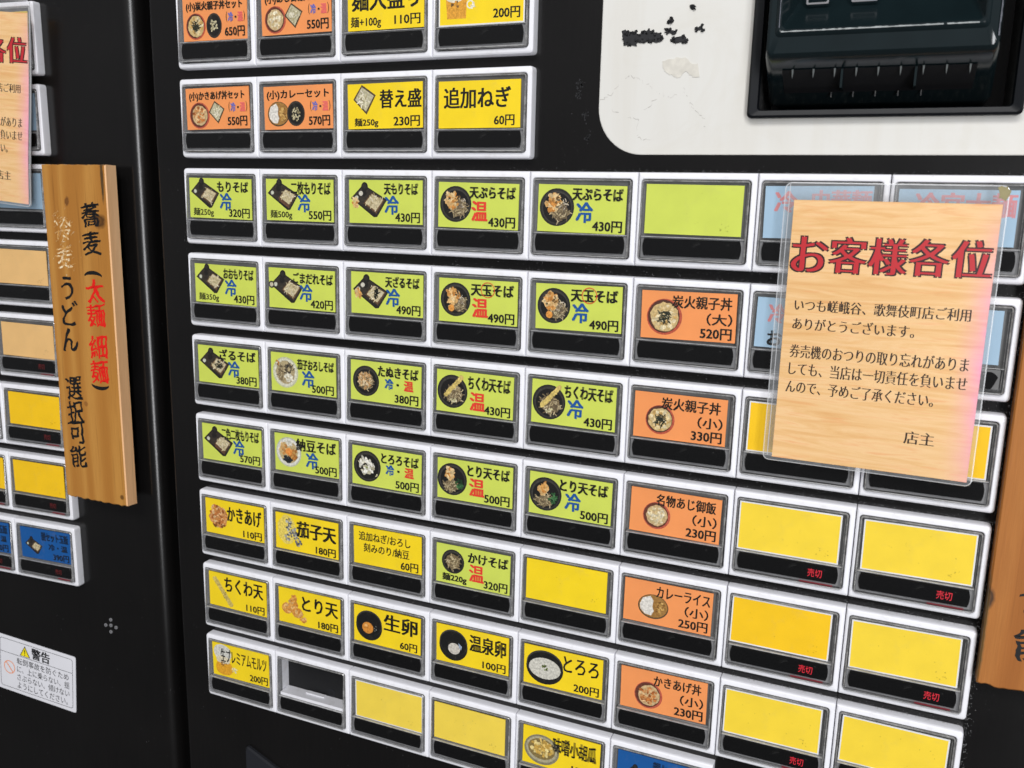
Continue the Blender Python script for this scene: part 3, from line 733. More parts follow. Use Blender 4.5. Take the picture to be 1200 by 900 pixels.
# ------------------------------------------------------------------ button hardware
def bezel(end):
    rl = 0.032 if end == 'l' else 0.006
    rr = 0.032 if end == 'r' else 0.006
    rad = (rl, rr, rr, rl)
    def loop(i, y, ib=None, it=None, hole=False, r=None):
        ib = i if ib is None else ib; it = i if it is None else it
        return rrect(0.003+i, 0.997-i, -HF+ib, -it, r if r else tuple(max(q-i*.5, .004) for q in rad), y)
    hx0, hx1, hz0, hz1 = 0.030, 0.950, -0.742, -0.058
    H = lambda d, y: rrect(hx0-d, hx1+d, hz0-d, hz1+d, 0.03+d*.5, y)
    b = MB()
    b.loft([loop(0, FACE+.01), loop(0, .030), loop(.003, .010, .008, .004), loop(.009, .002, .018, .010), loop(.012, .000, .022, .014), H(.008, -.001), H(.003, .003), H(0, .010), H(0, .098)], 'white')
    return b
def cover_mesh():
    b = MB()
    X0, X1, Z0, Z1 = .036, .944, -.736, -.064
    front = lambda z: -0.006 - 0.028*max(0, min(1, (-z-.10)/.60))
    sh = lambda d: (lambda z: front(z)+d)
    w = .012
    b.loft([rrect(X0, X1, Z0, Z1, .026, .095), rrect(X0, X1, Z0, Z1, .026, sh(.006)), rrect(X0+.006, X1-.006, Z0+.006, Z1-.006, .022, sh(0)),
            rrect(X0+w, X1-w, Z0+w, Z1-w, .014, sh(.001)), rrect(X0+w, X1-w, Z0+w, Z1-w, .014, sh(.010))], 'edge')
    b.loft([rrect(X0+w, X1-w, Z0+w, Z1-w, .014, .095), rrect(X0+w, X1-w, Z0+w, Z1-w, .014, sh(.012))], 'pane')
    p = rrect(X0+w, X1-w, Z0+w, Z1-w, .014, sh(.004)); ids = b.vs(p)
    # pane front: fan of strips so that the wedge stays planar enough
    b.face(ids, 'pane')
    # moulded bar between card window and indicator strip, whitened to carry its highlight
    b.box(.052, .928, -.016, .085, -.541, -.536, 'rib_glint')
    b.box(.060, .920, -.0355, -.030, -.7285, -.7245, 'rib_glint')  # pale line added as the highlight along the cover's bottom edge
    b.box(.9195, .9255, .010, .085, -.700, -.110, 'edge')
    return b
def strip_mesh(so):
    b = MB()
    # barrel ended strip
    x0, x1, z0, z1 = .070, .906, -.698, -.552
    b.box(.050, .930, .004, .020, -.722, -.534, 'surround')
    def L(d, y):
        pts = []
        for k in range(7):
            tt = -1+2*k/6; pts.append((x1-d-.014*(tt*tt), y, (z0+z1)/2+tt*((z1-z0)/2-d)))
        for k in range(7):
            tt = 1-2*k/6; pts.append((x0+d+.014*(tt*tt), y, (z0+z1)/2+tt*((z1-z0)/2-d)))
        return pts
    b.loft([L(0, .096), L(0, -.012), L(.004, -.017)], 'strip', None, 'strip')
    if so == 1:
        put_text(b, '売切', .662, .778, -.664, -.590, -.0185, 'led_text')
        b.box(.60, .87, -.016, .0, -.7215, -.7170, 'led_bar')
    elif so == 2:
        put_text(b, '売切', .655, .755, -.660, -.592, -.0185, 'led_dim')
        b.box(.68, .87, -.016, .0, -.7215, -.7170, 'led_bar')
    return b

def tag(o, label, cat, group=None):
    o['label'] = label; o['category'] = cat
    if group: o['group'] = group

def machine(name, label, org, yaw):
    o = bpy.data.objects.new(name, None); COL.objects.link(o)
    o.empty_display_size = 0.1
    R = Matrix.Rotation(yaw, 4, 'Z')
    base = Vector(org) + (R @ Vector((-3.5, 0, 0))) + Vector((0, 0, -16))
    o.location = base*U; o.rotation_euler = (0, 0, yaw)
    tag(o, label, 'vending machine', 'ticket machines side by side')
    return o
LOCAL = lambda x=0, y=0, z=0: (x-4.5, y, z+16)     # machine coordinates -> child location

HOLE = (5.90, 7.80, 0.46, 2.62)
def cabinet(root, hole):
    b = MB()
    x0, x1, z0, z1, dep = -0.475, 9.20, -16, 4.2, 5.0
    rl, rr = .06, .17
    prof = []
    for k in range(13):
        a = math.radians(90*k/12); prof.append((x1-rr+rr*math.sin(a), FACE+rr-rr*math.cos(a)))
    for k in range(5):
        a = math.radians(90*k/4); prof.append((x1-.05+.05*math.cos(a), dep-.05+.05*math.sin(a)))
    for k in range(5):
        a = math.radians(90*k/4); prof.append((x0+.05-.05*math.sin(a), dep-.05+.05*math.cos(a)))
    for k in range(9):
        a = math.radians(90*k/8); prof.append((x0+rl-rl*math.cos(a), FACE+rl-rl*math.sin(a)))
    lo = b.vs([(x, y, z0) for x, y in prof]); hi = b.vs([(x, y, z1) for x, y in prof]); n = len(prof)
    for a in range(n-1): b.face((lo[a], lo[a+1], hi[a+1], hi[a]), 'body')
    b.face(lo[::-1], 'body'); b.face(hi, 'body')
    xa, xb = x0+rl, x1-rr
    if hole:
        hx0, hx1, hz0, hz1 = HOLE
        ex0, ex1, ez0, ez1 = 1.05, 1.94, -6*PV-.56, -6*PV-.05      # behind the button that lost its card
        xs, zs = [xa, ex0, ex1, hx0, hx1, xb], [z0, ez0, ez1, hz0, hz1, z1]
        for i in range(5):
            for j in range(5):
                if (i, j) not in ((3, 3), (1, 1)):
                    b.poly([(xs[i], FACE, zs[j]), (xs[i+1], FACE, zs[j]), (xs[i+1], FACE, zs[j+1]), (xs[i], FACE, zs[j+1])], 'body')
    else: b.poly([(xa, FACE, z0), (xb, FACE, z0), (xb, FACE, z1), (xa, FACE, z1)], 'body')
    return b.obj('cabinet', root, LOCAL(), math.radians(25))

near = machine('ticket_machine', 'black meal ticket machine filling the picture with rows of white framed buttons', (8, 0, 0), 0)
far = machine('ticket_machine', 'black ticket machine at the left edge, partly hidden behind its wooden board', (-2.00729, 0.062755, 1.81988), 0.0702447)
cabinet(near, True); cabinet(far, False)

# ---- white front panel round the bill acceptor
b = MB()
PX0, PX1, PZ0, PZ1 = 4.592, 8.95, 0.148, 3.5
hx0, hx1, hz0, hz1 = HOLE
b.loft([rrect(PX0, PX1, PZ0, PZ1, .40, FACE+.002, 12), rrect(PX0, PX1, PZ0, PZ1, .40, FACE-.010, 12), rrect(PX0+.006, PX1-.006, PZ0+.006, PZ1-.006, .396, FACE-.014, 12),
        rrect(hx0, hx1, hz0, hz1, .03, FACE-.014, 12), rrect(hx0, hx1, hz0, hz1, .03, FACE+.03, 12)], 'panel')
white_panel = b.obj('front_panel', near, LOCAL(), math.radians(30))
def rough_poly(mb, pts, y, mat, th=.008, j=.006, sub=4):
    out = []
    for k in range(len(pts)):
        (xa, za), (xb, zb) = pts[k], pts[(k+1) % len(pts)]
        for q in range(sub):
            tt = q/sub; out.append((xa+(xb-xa)*tt+random.uniform(-j, j), za+(zb-za)*tt+random.uniform(-j, j)))
    f = mb.vs([(x, y-th, z) for x, z in out]); k = mb.vs([(x, y, z) for x, z in out])
    cx = sum(x for x, _ in out)/len(out); cz = sum(z for _, z in out)/len(out)
    mb.bridge(f, k, mat)
    mb.face(f, mat)
TAPE = [
 [(4.767, 1.158), (4.796, 1.169), (4.831, 1.16), (4.875, 1.15), (4.919, 1.129), (4.961, 1.146), (5.003, 1.162), (5.055, 1.141), (5.106, 1.126), (5.134, 1.082), (5.11, 1.057), (5.068, 1.054), (5.016, 1.072), (4.966, 1.054), (4.914, 1.066), (4.902, 1.038), (4.797, 1.045), (4.788, 1.09)],
 [(5.147, 1.155), (5.18, 1.158), (5.235, 1.135), (5.216, 1.118), (5.152, 1.124)],
 [(5.218, 1.086), (5.317, 1.097), (5.328, 1.047), (5.237, 1.047), (5.209, 1.068)],
 [(5.398, 1.155), (5.443, 1.171), (5.461, 1.137), (5.405, 1.136)], [(5.164, 1.229), (5.179, 1.241), (5.19, 1.212), (5.174, 1.205)],
 [(5.36, 1.318), (5.372, 1.322), (5.374, 1.31), (5.364, 1.308)]]
for tpts in TAPE:
    b = MB(); rough_poly(b, tpts[::-1], FACE-.0145, 'tape_black', .008, .0045, 5)
    xs_, zs_ = [p[0] for p in tpts], [p[1] for p in tpts]
    mx, mz = (min(xs_)+max(xs_))/2, (min(zs_)+max(zs_))/2
    for q in range(len(tpts)*3):             # crumbled lumps of old tape
        px, pz = random.choice(tpts); px += (mx-px)*random.uniform(0, .35)+random.uniform(-.012, .012); pz += (mz-pz)*random.uniform(0, .6)+random.uniform(-.010, .010); r = random.uniform(.006, .018)
        top = [(px+r*random.uniform(.3, .7)*math.cos(a), FACE-.0145-random.uniform(.010, .026), pz+r*random.uniform(.3, .7)*math.sin(a)) for a in (0, 1.2, 2.5, 3.7, 5)]
        bot = [(px+r*random.uniform(.8, 1.3)*math.cos(a), FACE-.0145, pz+r*random.uniform(.7, 1.2)*math.sin(a)) for a in (0, 1.2, 2.5, 3.7, 5)]
        b.loft([bot, top], 'tape_black', None, 'tape_black')
    b.obj('tape_residue', white_panel)
b = MB(); rough_poly(b, [(5.127, 0.91), (5.227, 0.926), (5.328, 0.923), (5.38, 0.885), (5.433, 0.872), (5.45, 0.765), (5.395, 0.775), (5.334, 0.816), (5.27, 0.77), (5.202, 0.796), (5.148, 0.838)][::-1], FACE-.0145, 'residue', .004, .008, 4)
b.obj('glue_stain', white_panel)
b = MB()
def crack(pts):
    for k in range(len(pts)-1):
        (xa, za), (xb, zb) = pts[k], pts[k+1]; n = 7; pv = (xa, za)
        for q in range(1, n+1):
            tt = q/n; p = (xa+(xb-xa)*tt+random.uniform(-.014, .014), za+(zb-za)*tt+random.uniform(-.014, .014))
            if random.random() < .62:
                w = random.uniform(.0012, .0042)
                b.poly([(pv[0], FACE-.0148, pv[1]-w), (p[0], FACE-.0148, p[1]-w*.6), (p[0], FACE-.0148, p[1]+w*.6), (pv[0], FACE-.0148, pv[1]+w)], 'scratch')
            pv = p
crack([(4.602, 0.61), (4.707, 0.657), (4.79, 0.769), (4.859, 0.791), (4.947, 0.764), (5.036, 0.713), (5.125, 0.647), (5.212, 0.613), (5.262, 0.636)])
crack([(5.325, 0.69), (5.364, 0.61), (5.419, 0.521), (5.508, 0.432), (5.535, 0.272)])
crack([(4.995, 0.52), (5.094, 0.599)]); crack([(4.713, 0.525), (4.841, 0.458), (4.947, 0.44), (4.955, 0.292), (5.061, 0.258)])
b.obj('paint_cracks', white_panel)

# ---- bill acceptor: framed recess with the protruding dark unit
b = MB()
b.loft([rrect(5.868, 7.832, .432, 2.66, .035, FACE-.010), rrect(5.868, 7.832, .432, 2.66, .035, .020), rrect(5.886, 7.814, .450, 2.64, .03, .002),
        rrect(5.945, 7.762, .486, 2.60, .03, .012), rrect(5.955, 7.752, .496, 2.59, .03, .06)], 'frame_black')
b.loft([rrect(5.955, 7.752, .496, 2.59, .03, .06), rrect(5.955, 7.752, .496, 2.59, .03, .75)], 'dusty', None, 'dark_hole')
recess = b.obj('bill_acceptor', near, LOCAL(), math.radians(35))
b = MB()
# unit body: front ring plane tilts, scooped tray inside it
YF = -.30
xo0, xo1, zo0, zo1 = 6.03, 7.60, .85, 2.45
b.loft([rrect(xo0-.02, xo1+.02, zo0-.30, zo1, .05, .74), rrect(xo0-.02, xo1+.02, zo0-.30, zo1, .05, .16),
        rrect(xo0-.01, xo1+.01, zo0-.03, zo1, .05, YF+.06), rrect(xo0, xo1, zo0, zo1, .05, YF+.015), rrect(xo0+.02, xo1-.02, zo0+.02, zo1-.02, .04, YF),
        rrect(6.085, 7.53, .985, 2.37, .035, YF+.002), rrect(6.098, 7.52, 1.000, 2.36, .035, YF-.014), rrect(6.113, 7.507, 1.016, 2.355, .033, YF-.022), rrect(6.128, 7.494, 1.034, 2.35, .03, YF-.014), rrect(6.140, 7.484, 1.050, 2.345, .03, YF+.012), rrect(6.30, 7.36, 1.42, 2.25, .03, YF+.36)], 'teal_plastic', None, 'teal_plastic')
for k in range(60):          # lip wear, painted pale to carry the highlight along the ridge
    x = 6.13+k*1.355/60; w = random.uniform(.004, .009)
    if random.random() < .93: b.box(x, x+.0224, YF-.0232, YF-.018, 1.018-w*.3, 1.018+w, 'worn_glint')
for k in range(34):
    z = 1.05+k*.03; b.box(6.112, 6.112+random.uniform(.004, .008), YF-.0232, YF-.018, z, z+.029, 'worn_glint_dim'); b.box(7.588, 7.588+random.uniform(.005, .010), YF-.004, YF+.02, z-.12, z-.091, 'worn_glint_dim')  # side edges: wear and bevel gleam put into one dim colour
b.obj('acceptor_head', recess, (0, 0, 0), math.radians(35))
b = MB()
# bill mouth under the head: dark slot with rows of guide teeth
sl = lambda tt: (YF+.06+(.16-YF-.06)*tt, zo0-.03-.27*tt)
y0, za = sl(.18); y1, zb = sl(.72)
b.poly([(6.14, y0-.004, za-.006), (7.49, y0-.004, za-.006), (7.48, y1-.004, zb-.006), (6.15, y1-.004, zb-.006)], 'dark_hole')
for k in range(9):
    x = 6.22+k*.153
    b.loft([[(x-.006, y0-.010, za-.004), (x+.008, y0-.010, za-.004), (x+.008, y0+.02, za-.022), (x-.006, y0+.02, za-.022)],
            [(x-.001, y0-.012, za-.062), (x+.002, y0-.012, za-.062), (x+.002, y0+.0, za-.070), (x-.001, y0+.0, za-.070)]], 'tooth', 'tooth', 'tooth')
for x in (6.58, 7.09):
    b.box(x-.008, x+.008, y0-.012, y1-.012, zb, za-.01, 'teal_plastic')
for k in range(5):
    x = 6.50+k*.16; b.box(x-.004, x+.004, y1-.022, y1-.006, zb-.045, zb-.005, 'dusty')
b.obj('bill_slot', recess)
b = MB()
for (x0, x1) in ((6.28, 6.44), (6.60, 6.78)):
    y, z = YF+.18, 1.262
    b.loft([rrect(x0, x1, z-.03, z+.04, .01, y-.03), rrect(x0, x1, z-.03, z+.04, .01, y-.05), rrect(x0+.012, x1-.012, z-.018, z+.028, .01, y-.05), rrect(x0+.012, x1-.012, z-.018, z+.028, .01, y-.03)], 'chip')
b.obj('indicator_frame', recess)

# ---- ticket tray hood at the lower edge of the picture, speaker holes on the far machine
b = MB()
hood = lambda d, y: [(.47+d, y, -10.2+d), (3.6-d, y, -10.2+d), (3.6-d, y, -7.8-d*.6), (3.2, y, -7.62-d), (.90, y, -6.93-d), (.53+d*.8, y, -6.775-d), (.495+d, y, -6.77-d), (.47+d, y, -6.80-d)]
b.loft([hood(0, FACE+.002), hood(0, FACE-.03), hood(.02, FACE-.05)], 'hood', None, 'hood')
b.obj('ticket_tray', near, LOCAL(), math.radians(35))
for (hx, hz) in ((8.29, -7.474), (8.28, -7.643), (8.204, -7.562), (8.287, -7.552), (8.368, -7.567)):
    b = MB()
    circ = lambda r, y: [(hx+r*math.cos(a*math.pi/6), y, hz+r*math.sin(a*math.pi/6)) for a in range(12)]
    b.loft([circ(.024, FACE+.002), circ(.022, FACE-.010), circ(.012, FACE-.012), circ(.009, FACE-.004)], 'chip', None, 'dark_hole')
    b.obj('speaker_hole', far, LOCAL())

# ---- the buttons
FR = {e: bezel(e).obj('menu_button', None, (0, 0, 0), math.radians(28)) for e in 'lmr'}
CV = cover_mesh().obj('clear_cover', None, (0, 0, 0), math.radians(40))
ST = {s: strip_mesh(s).obj('status_strip') for s in (0, 1, 2)}
b = MB(); b.poly([(.02, .050, -.76), (.96, .050, -.76), (.96, .050, -.04), (.02, .050, -.04)], 'inner'); BK = b.obj('base_plate')
protos = list(FR.values())+[CV, BK]+list(ST.values())
def torn_strip():
    b = MB()
    b.box(.068, .908, -.010, .096, -.700, -.548, 'inner')
    rough_poly(b, [(.42, -.69), (.86, -.70), (.90, -.60), (.84, -.56), (.70, -.575), (.42, -.56)][::-1], -.0105, 'strip', .004, .008, 3)
    return b
def empty_inside(parent):
    b = MB()
    # open compartment: white side wall and ledge, dark back
    b.poly([(.06, .17, -.53), (.93, .17, -.53), (.93, .17, -.06), (.06, .17, -.06)], 'dark_hole')
    b.poly([(.06, .05, -.53), (.06, .17, -.53), (.06, .17, -.06), (.06, .05, -.06)], 'white')
    b.poly([(.93, .05, -.06), (.93, .17, -.06), (.93, .17, -.53), (.93, .05, -.53)], 'white')
    b.poly([(.06, .05, -.06), (.06, .17, -.06), (.93, .17, -.06), (.93, .05, -.06)], 'dark_hole')
    b.box(.062, .928, .010, .166, -.545, -.50, 'white'); b.box(.35, .60, .10, .15, -.499, -.486, 'white')
    b.box(.05, .94, .03, .05, -.552, -.520, 'edge')
    b.poly([(.03, .0965, -.74), (.95, .0965, -.74), (.95, .0965, -.553), (.03, .0965, -.553)], 'inner')
    for (x, z) in ((.66, -.45),):
        circ = lambda r: [(x+r*math.cos(a*math.pi/8), .165, z+r*math.sin(a*math.pi/8)) for a in range(16)]
        b.loft([circ(.045), circ(.03)], 'hood')
    b.obj('card_holder', parent)
def build_buttons(root, table, shift, last):
    for (r, c), (fn, label, so) in sorted(table.items()):
        lastc = 4 if r < 0 else last
        e = 'l' if c == 1 else ('r' if c == lastc else 'm')
        o = FR[e].copy(); COL.objects.link(o); o.parent = root
        z = (0.9027+(-1-r)*PV) if r < 0 else -r*PV
        o.location = Vector(LOCAL(c-1+shift, 0, z))*U
        o['label'] = 'white framed button with '+label
        if fn is None:
            st = ST[0].copy(); COL.objects.link(st); st.parent = o
            empty_inside(o)
            cv = CV.copy(); COL.objects.link(cv); cv.parent = o
            continue
        cv = CV.copy(); COL.objects.link(cv); cv.parent = o
        bk = BK.copy(); COL.objects.link(bk); bk.parent = o
        if root == near and (r, c) == (1, 8): torn_strip().obj('status_strip', o)
        else:
            st = ST[so].copy(); COL.objects.link(st); st.parent = o
            if so: st['label'] = 'black strip with lit red sold out characters'
        card = fn()
        cd = card.b.obj('menu_card', o, (.074+random.uniform(-.012, .014), .016, -.100+random.uniform(-.012, .006)))
        cd.rotation_euler = (0, random.uniform(-.014, .014), 0)
        cd['label'] = label
build_buttons(near, B, 0, 8)
build_buttons(far, LB, -.10, 8)
for p in protos: bpy.data.objects.remove(p)

# ---- settled dust along the button rows
b = MB()
for r in range(0, 6):
    for _ in range(900):
        x = 8-abs(random.gauss(0, 2.6))
        if x < 2: continue
        top = random.random() < .75
        z = -r*PV+abs(random.gauss(0, .012)) if top else -r*PV-HF-abs(random.gauss(0, .03))
        s = random.uniform(.0010, .0030); a = random.uniform(0, 3)
        pts = [(x+s*random.uniform(.6, 1.3)*math.cos(a+k*1.57), FACE-.002 - (random.uniform(0, .03) if top else 0), z+s*random.uniform(.5, 1.2)*math.sin(a+k*1.57)) for k in range(4)]
        b.poly(pts, 'dust')
for _ in range(900):
    x = 8.0+abs(random.gauss(0, .03)); z = random.uniform(-6.2, -.1); s = random.uniform(.0015, .004)
    b.poly([(x-s, FACE-.002, z), (x, FACE-.002, z-s), (x+s, FACE-.002, z), (x, FACE-.002, z+s)], 'dust')
for (x, z) in ((4.406, .739), (4.40, .648), (4.462, .48), (4.497, .294)):
    for _ in range(20):
        px, pz, s = x+random.gauss(0, .016), z+random.gauss(0, .024), random.uniform(.0015, .006)
        b.poly([(px-s*1.6, FACE-.002, pz), (px, FACE-.002, pz-s*2), (px+s*2, FACE-.002, pz), (px, FACE-.002, pz+s*2)], 'scuff')
d = b.obj('dust', near, LOCAL()); d['kind'] = 'stuff'

# ------------------------------------------------------------------ warning sticker on the far machine
def on(o, m, x, y, z):     # attach a top-level thing at machine coordinates
    o.location = m.matrix_world @ (Vector(LOCAL(x, y, z))*U); o.rotation_euler = (0, 0, m.rotation_euler.z)
bpy.context.view_layer.update()
b = MB()
w, h = 1.36, .83
b.loft([rrect(0, w, -h, 0, .03, .004), rrect(0, w, -h, 0, .03, 0)], 'sticker_white', None, 'sticker_white')
y = -.0015
def line(x0, x1, z0, z1): b.poly([(x0, y, z0), (x1, y, z0), (x1, y, z1), (x0, y, z1)], 'ink')
b.loft([rrect(.05, w-.05, -h+.05, -.05, .04, y), rrect(.056, w-.056, -h+.056, -.056, .035, y)], 'ink')
line(.056, w-.056, -.258, -.252)
tri = MB()
b.poly([(.40, y, -.24), (.58, y, -.24), (.49, y, -.08)], 'ink')
M['warn_yellow'] = flat('warn_yellow', lin('#f0dc20'), .5, .3).m
b.poly([(.418, y-.0015, -.232), (.562, y-.0015, -.232), (.49, y-.0015, -.10)], 'warn_yellow')
put_text(b, '!', .484, .496, -.22, -.135, y-.003, 'ink', fat=.003)
put_text(b, '警告', .61, .92, -.235, -.075, y, 'ink', fat=.006)
M['warn_orange'] = flat('warn_orange', lin('#e88a50'), .5, .3).m
ring = lambda r: [(.21+r*math.cos(a*math.pi/16), y, -.47+r*math.sin(a*math.pi/16)) for a in range(32)]
b.loft([ring(.098), ring(.086)], 'warn_orange')
b.poly([(.145, y-.001, -.404), (.265, y-.001, -.540), (.275, y-.001, -.531), (.155, y-.001, -.395)], 'warn_orange')
for k, (s, xx) in enumerate((('転倒事故を防ぐため', 1.24), ('に、上に乗らない、揺', 1.25), ('さぶらない、傾けない', 1.25), ('ようにしてください。', 1.22))):
    put_text(b, s, .345, xx, -.385-k*.122, -.285-k*.122, y, 'ink')
st = b.obj('warning_sticker')
tag(st, 'white warning sticker with yellow triangle under the buttons of the left machine', 'sticker')
on(st, far, 8-1.70, FACE-.006, -8.02)
st.rotation_euler = (0, math.radians(4.5), far.rotation_euler.z)

# ------------------------------------------------------------------ wooden boards
def brush(seed, tilt=.10):
    rnd = random.Random(seed); p1, p2 = rnd.uniform(0, 6), rnd.uniform(0, 6)
    return lambda x, z: (x+.010*math.sin(z*38+p1)+.05*z*0, z+.010*math.sin(x*36+p2)+tilt*x*0)
def brush_char(mb, ch, cx, cz, w, h, y, mat, seed):
    rnd = random.Random(seed); p1, p2 = rnd.uniform(0, 6), rnd.uniform(0, 6); tl = .13
    def wp(x, z):
        dx, dz = x-cx, z-cz
        dx *= 1+.16*dz/h; dz *= 1+.10*dx/w      # strokes fan out like handwriting
        return cx+dx-.06*dz+.006*math.sin(dz*45+p1)+.004*math.sin(dz*110+p2), cz+dz+tl*dx+.005*math.sin(dx*50+p2)
    put_text(mb, ch, cx-w/2, cx+w/2, cz-h/2, cz+h/2, y, mat, shape=brushed if mat != 'ink_worn' else None, warp=wp, fat=(.0050, .0030) if mat != 'ink_worn' else 0)
def board(label, wood, loc, yaw, writing, bw=.97, bh=3.96, bd=.155):
    b = MB(); n = 30
    def ring(z, i=0, y0=0.0, jx=0): return [(0+i, y0, z), (bw-i, y0, z), (bw-i, bd, z), (i, bd, z)]
    # front face a bit uneven at the sawn ends
    def end(z, j): return [(bw*k/n, z+random.uniform(-j, j)) for k in range(n+1)]
    top, bot = end(0, .004), end(-bh, .010)
    c = .012
    ft = b.vs([(max(c, min(bw-c, x)), 0, z-c) for x, z in top]); fb = b.vs([(max(c, min(bw-c, x)), 0, z+c) for x, z in bot])
    mt = b.vs([(x, c, z) for x, z in top]); mb_ = b.vs([(x, c, z) for x, z in bot])
    kt = b.vs([(x, bd, 0) for x, z in top]); kb = b.vs([(x, bd, -bh) for x, z in bot])
    for k in range(n):
        b.face((fb[k], fb[k+1], ft[k+1], ft[k]), wood)
        b.face((ft[k], ft[k+1], mt[k+1], mt[k]), wood); b.face((mt[k], mt[k+1], kt[k+1], kt[k]), 'wood_edge')
        b.face((mb_[k], mb_[k+1], fb[k+1], fb[k]), wood); b.face((kb[k], kb[k+1], mb_[k+1], mb_[k]), 'wood_edge')
    side_l = wood if wood == 'wood_b' else 'wood_edge'
    b.face((fb[0], ft[0], mt[0], mb_[0]), wood); b.face((mb_[0], mt[0], kt[0], kb[0]), side_l)
    b.face((ft[n], fb[n], mb_[n], mt[n]), 'wood_edge'); b.face((mt[n], mb_[n], kb[n], kt[n]), 'wood_edge')
    b.poly([(0, bd, 0), (bw, bd, 0), (bw, bd, -bh), (0, bd, -bh)], wood)
    for q, (ch, cx, cz, w, h, mat) in enumerate(writing):
        yy = -.0015
        if ch in '（）':
            up = ch == '（'; pts = []; m = 14
            for k in range(m+1):
                a = math.radians(20+140*k/m); wv = .010+.012*math.sin(math.pi*k/m)
                s = 1 if up else -1
                pts.append(((cx-w/2*math.cos(a)*1.05), cz+s*(h*.9*math.sin(a)-h*.5), wv))
            for k in range(m):
                (xa, za, wa), (xb, zb, wb) = pts[k], pts[k+1]
                q4 = [(xa, yy, za-wa), (xb, yy, zb-wb), (xb, yy, zb+wb), (xa, yy, za+wa)]; b.poly(q4, mat)
        elif mat == 'ink_worn':
            # rubbed out lettering with scratches over it
            brush_char(b, ch, cx, cz, w, h, yy, mat, q)
            for _ in range(26):
                px, pz = cx+random.gauss(0, w*.36), cz+random.gauss(0, h*.36); a = random.uniform(.3, 1.2) if random.random() < .7 else random.uniform(0, 3); ln = random.uniform(.02, .10); ww = random.uniform(.002, .006)
                dx, dz = ln*math.cos(a), ln*math.sin(a)
                b.poly([(px, yy-.0008, pz-ww), (px+dx, yy-.0008, pz+dz-ww*.4), (px+dx, yy-.0008, pz+dz+ww*.4), (px, yy-.0008, pz+ww)], mat)
        else: brush_char(b, ch, cx, cz, w, h, yy, mat, q)
    o = b.obj('wooden_sign'); tag(o, label, 'sign', 'wooden boards hung on the machines')
    o.location = Vector(loc)*U; o.rotation_euler = (0, 0, yaw)
    return o
X, Z = 1.995, -.022     # board corner
wr = []
for ch, x, z, mat in (('蕎', -1.287, -.528, 'ink'), ('麦', -1.297, -.842, 'ink'), ('（', -1.310, -1.20, 'ink'), ('太', -1.296, -1.385, 'ink_red'), ('麺', -1.305, -1.665, 'ink_red'),
                      ('細', -1.303, -2.030, 'ink_red'), ('麺', -1.314, -2.325, 'ink_red'), ('）', -1.318, -2.500, 'ink')):
    wr.append((ch, x+X, z+Z, .27, .06 if ch in '（）' else .265, mat))
for ch, x, z, mat in (('冷', -1.715, -.70, 'ink_worn'), ('麦', -1.735, -1.02, 'ink_worn'), ('う', -1.725, -1.375, 'ink'), ('ど', -1.722, -1.675, 'ink'), ('ん', -1.745, -1.98, 'ink'),
                      ('選', -1.738, -2.565, 'ink'), ('択', -1.742, -2.855, 'ink'), ('可', -1.737, -3.110, 'ink'), ('能', -1.742, -3.405, 'ink')):
    wr.append((ch, x+X, z+Z, .17 if ch == 'う' else .25, .27 if mat == 'ink' else .26, mat))
board('pine board with black and red brush writing hanging between the two machines', 'wood_a', (-1.995, -.10, .022), .012, wr)
wr2 = [(ch, x+.105, z-.125, w, h, m) for ch, x, z, w, h, m in wr]
board('pine board cut off by the right edge of the photo', 'wood_b', (8.02, -.10, -.01), 0, wr2)

# ------------------------------------------------------------------ laminated notices
def dens(loop, k=6):
    out = []
    for a in range(len(loop)):
        p, q = loop[a], loop[(a+1) % len(loop)]
        for t_ in range(k): out.append(tuple(p[m]+(q[m]-p[m])*t_/k for m in range(3)))
    return out
def bow(mb):                 # the sheet is not flat: a soft belly and a lifted lower right corner
    def f(x, z):
        u, v = max(0, min(1, x/1.46)), max(0, min(1, -z/2.1))
        return -.030*math.sin(math.pi*u)*math.sin(math.pi*min(1, v*.9+.1)) - .045*v*v*u*u - .012*math.sin(7*v+3*u)*v
    mb.v = [(x, y+f(x, z), z) for x, y, z in mb.v]
def sheet(mb, x0, x1, z0, z1, y, mat, nx=14, nz=20):
    ids = [[mb.vs([(x0+(x1-x0)*i/nx, y, z0+(z1-z0)*k/nz)])[0] for i in range(nx+1)] for k in range(nz+1)]
    for k in range(nz):
        for i in range(nx): mb.face((ids[k][i], ids[k][i+1], ids[k+1][i+1], ids[k+1][i]), mat)
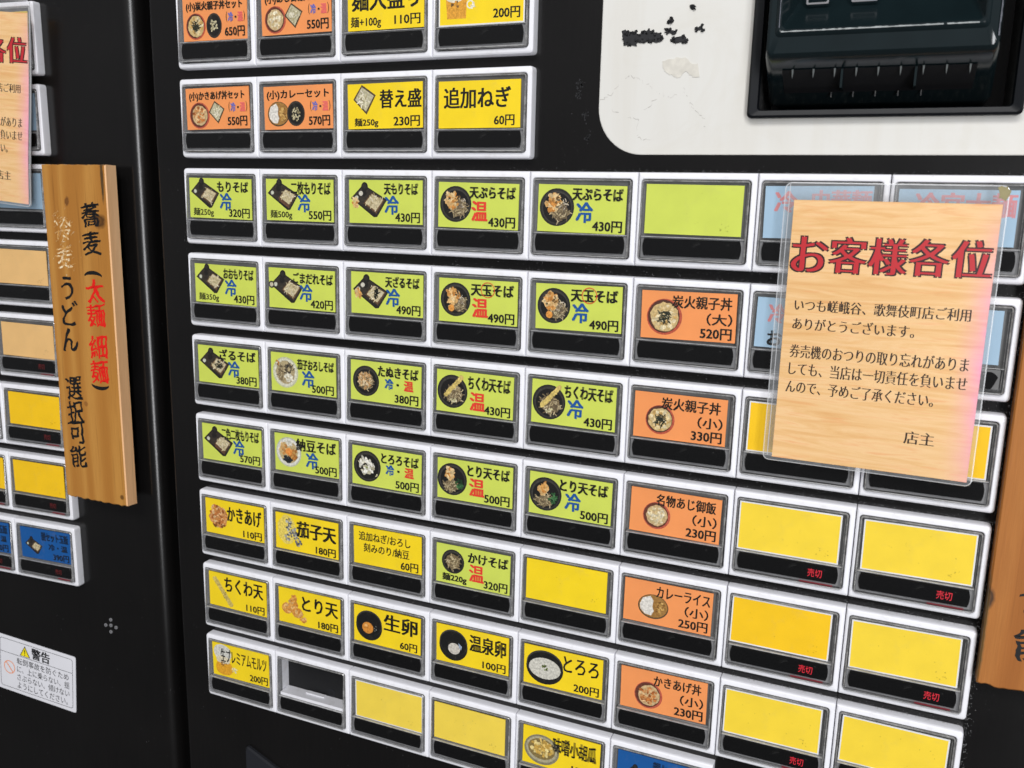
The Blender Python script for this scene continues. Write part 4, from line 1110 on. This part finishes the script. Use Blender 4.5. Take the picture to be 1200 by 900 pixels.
def notice(label, loc, yaw, roll):
    b = MB()
    # local origin: top-left of the paper; sheet of laminate film round it
    sx0, sx1, sz0, sz1 = -.075, 1.495, -2.130, .135
    b.loft([dens(rrect(sx0, sx1, sz0, sz1, .05, .010)), dens(rrect(sx0, sx1, sz0, sz1, .05, -.004)), dens(rrect(sx0+.008, sx1-.008, sz0+.008, sz1-.008, .045, -.006))], 'lam_edge')
    # clear margin (a frame round the paper)
    b.loft([dens(rrect(sx0+.008, sx1-.008, sz0+.008, sz1-.008, .045, -.006)), dens(rrect(.0, 1.46, -2.10, 0, .004, -.006))], 'laminate')
    sheet(b, -.040, -.034, -2.09, .12, -.0072, 'lam_edge', 1, 20)
    bow(b)
    o = b.obj('notice', None, (0, 0, 0), math.radians(30)); tag(o, label, 'notice', 'laminated notices on the machines')
    p = MB()
    sheet(p, 0, 1.46, -2.10, 0, 0.0, 'notice'); sheet(p, 0, 1.46, -2.10, 0, .006, 'notice')
    yy = -.0012
    T = lambda s, x0, x1, z0, z1, m, shape=None, sl=0.0, dy=0, fat=0: put_text(p, s, x0, x1, z0, z1, yy-dy, m, shape=shape, slope=sl, fat=fat)
    # heading: heavy red letters with a dark outline
    ch = 'お客様各位'; cw = 1.47/5
    for k, c in enumerate(ch):
        x0 = .022+k*.288; z0, z1 = -.555+k*.004, -.285+k*.004
        T(c, x0, x0+.260, z0, z1, 'title_dark', mincho, fat=(.0165, .0105))
        T(c, x0, x0+.260, z0, z1, 'title_red', mincho, 0, .0014, fat=(.0055, .0006))
    body = [('いつも嵯峨谷、歌舞伎町店ご利用', .075, 1.345, -.775, -.872), ('ありがとうございます。', .072, .972, -.925, -1.022),
            ('券売機のおつりの取り忘れがありま', .068, 1.372, -1.145, -1.252), ('しても、当店は一切責任を負いませ', .072, 1.378, -1.290, -1.397), ('んので、予めご了承ください。', .062, 1.160, -1.440, -1.545)]
    for s, x0, x1, zt, zb in body: T(s, x0, x1, zb, zt, 'text_brown', mincho, .004, fat=(.0016, .0))
    T('店主', .985, 1.200, -1.850, -1.748, 'text_brown', mincho, fat=(.0016, .0))
    bow(p); pp = p.obj('printed_sheet', o, (0, .0005, 0))
    f = MB(); sheet(f, 0, 1.46, -2.10, 0, -.0052, 'film'); bow(f); f.obj('film', o, (0, 0, 0), True)
    o.location = Vector(loc)*U; o.rotation_euler = (0, roll, yaw)
    return o
n1 = notice('laminated wood patterned notice with red heading taped over the blue cards', (6.308, -.125, -.206), 0, .003)
b = MB(); rough_poly(b, [(1.415, .125), (1.475, .13), (1.50, .085), (1.475, .03), (1.43, .05)][::-1], -.007, 'adhesive', .006, .008, 3); b.obj('tape_tab', n1)
# the same notice on the far machine, hanging slightly askew
e = Vector((math.cos(.0702), math.sin(.0702), 0)); nn = Vector((math.sin(.0702), -math.cos(.0702), 0))
org = Vector((-2.00729, .062755, 1.81988))
roll = math.radians(4.6)
tr = org + e*(-.058) + nn*.125 + Vector((0, 0, -.16))
tl = tr - (e*math.cos(roll)*1.46) + Vector((0, 0, 1))*math.sin(roll)*1.46
notice('laminated wood patterned notice cut off by the left edge of the photo', tuple(tl), .0702, roll)
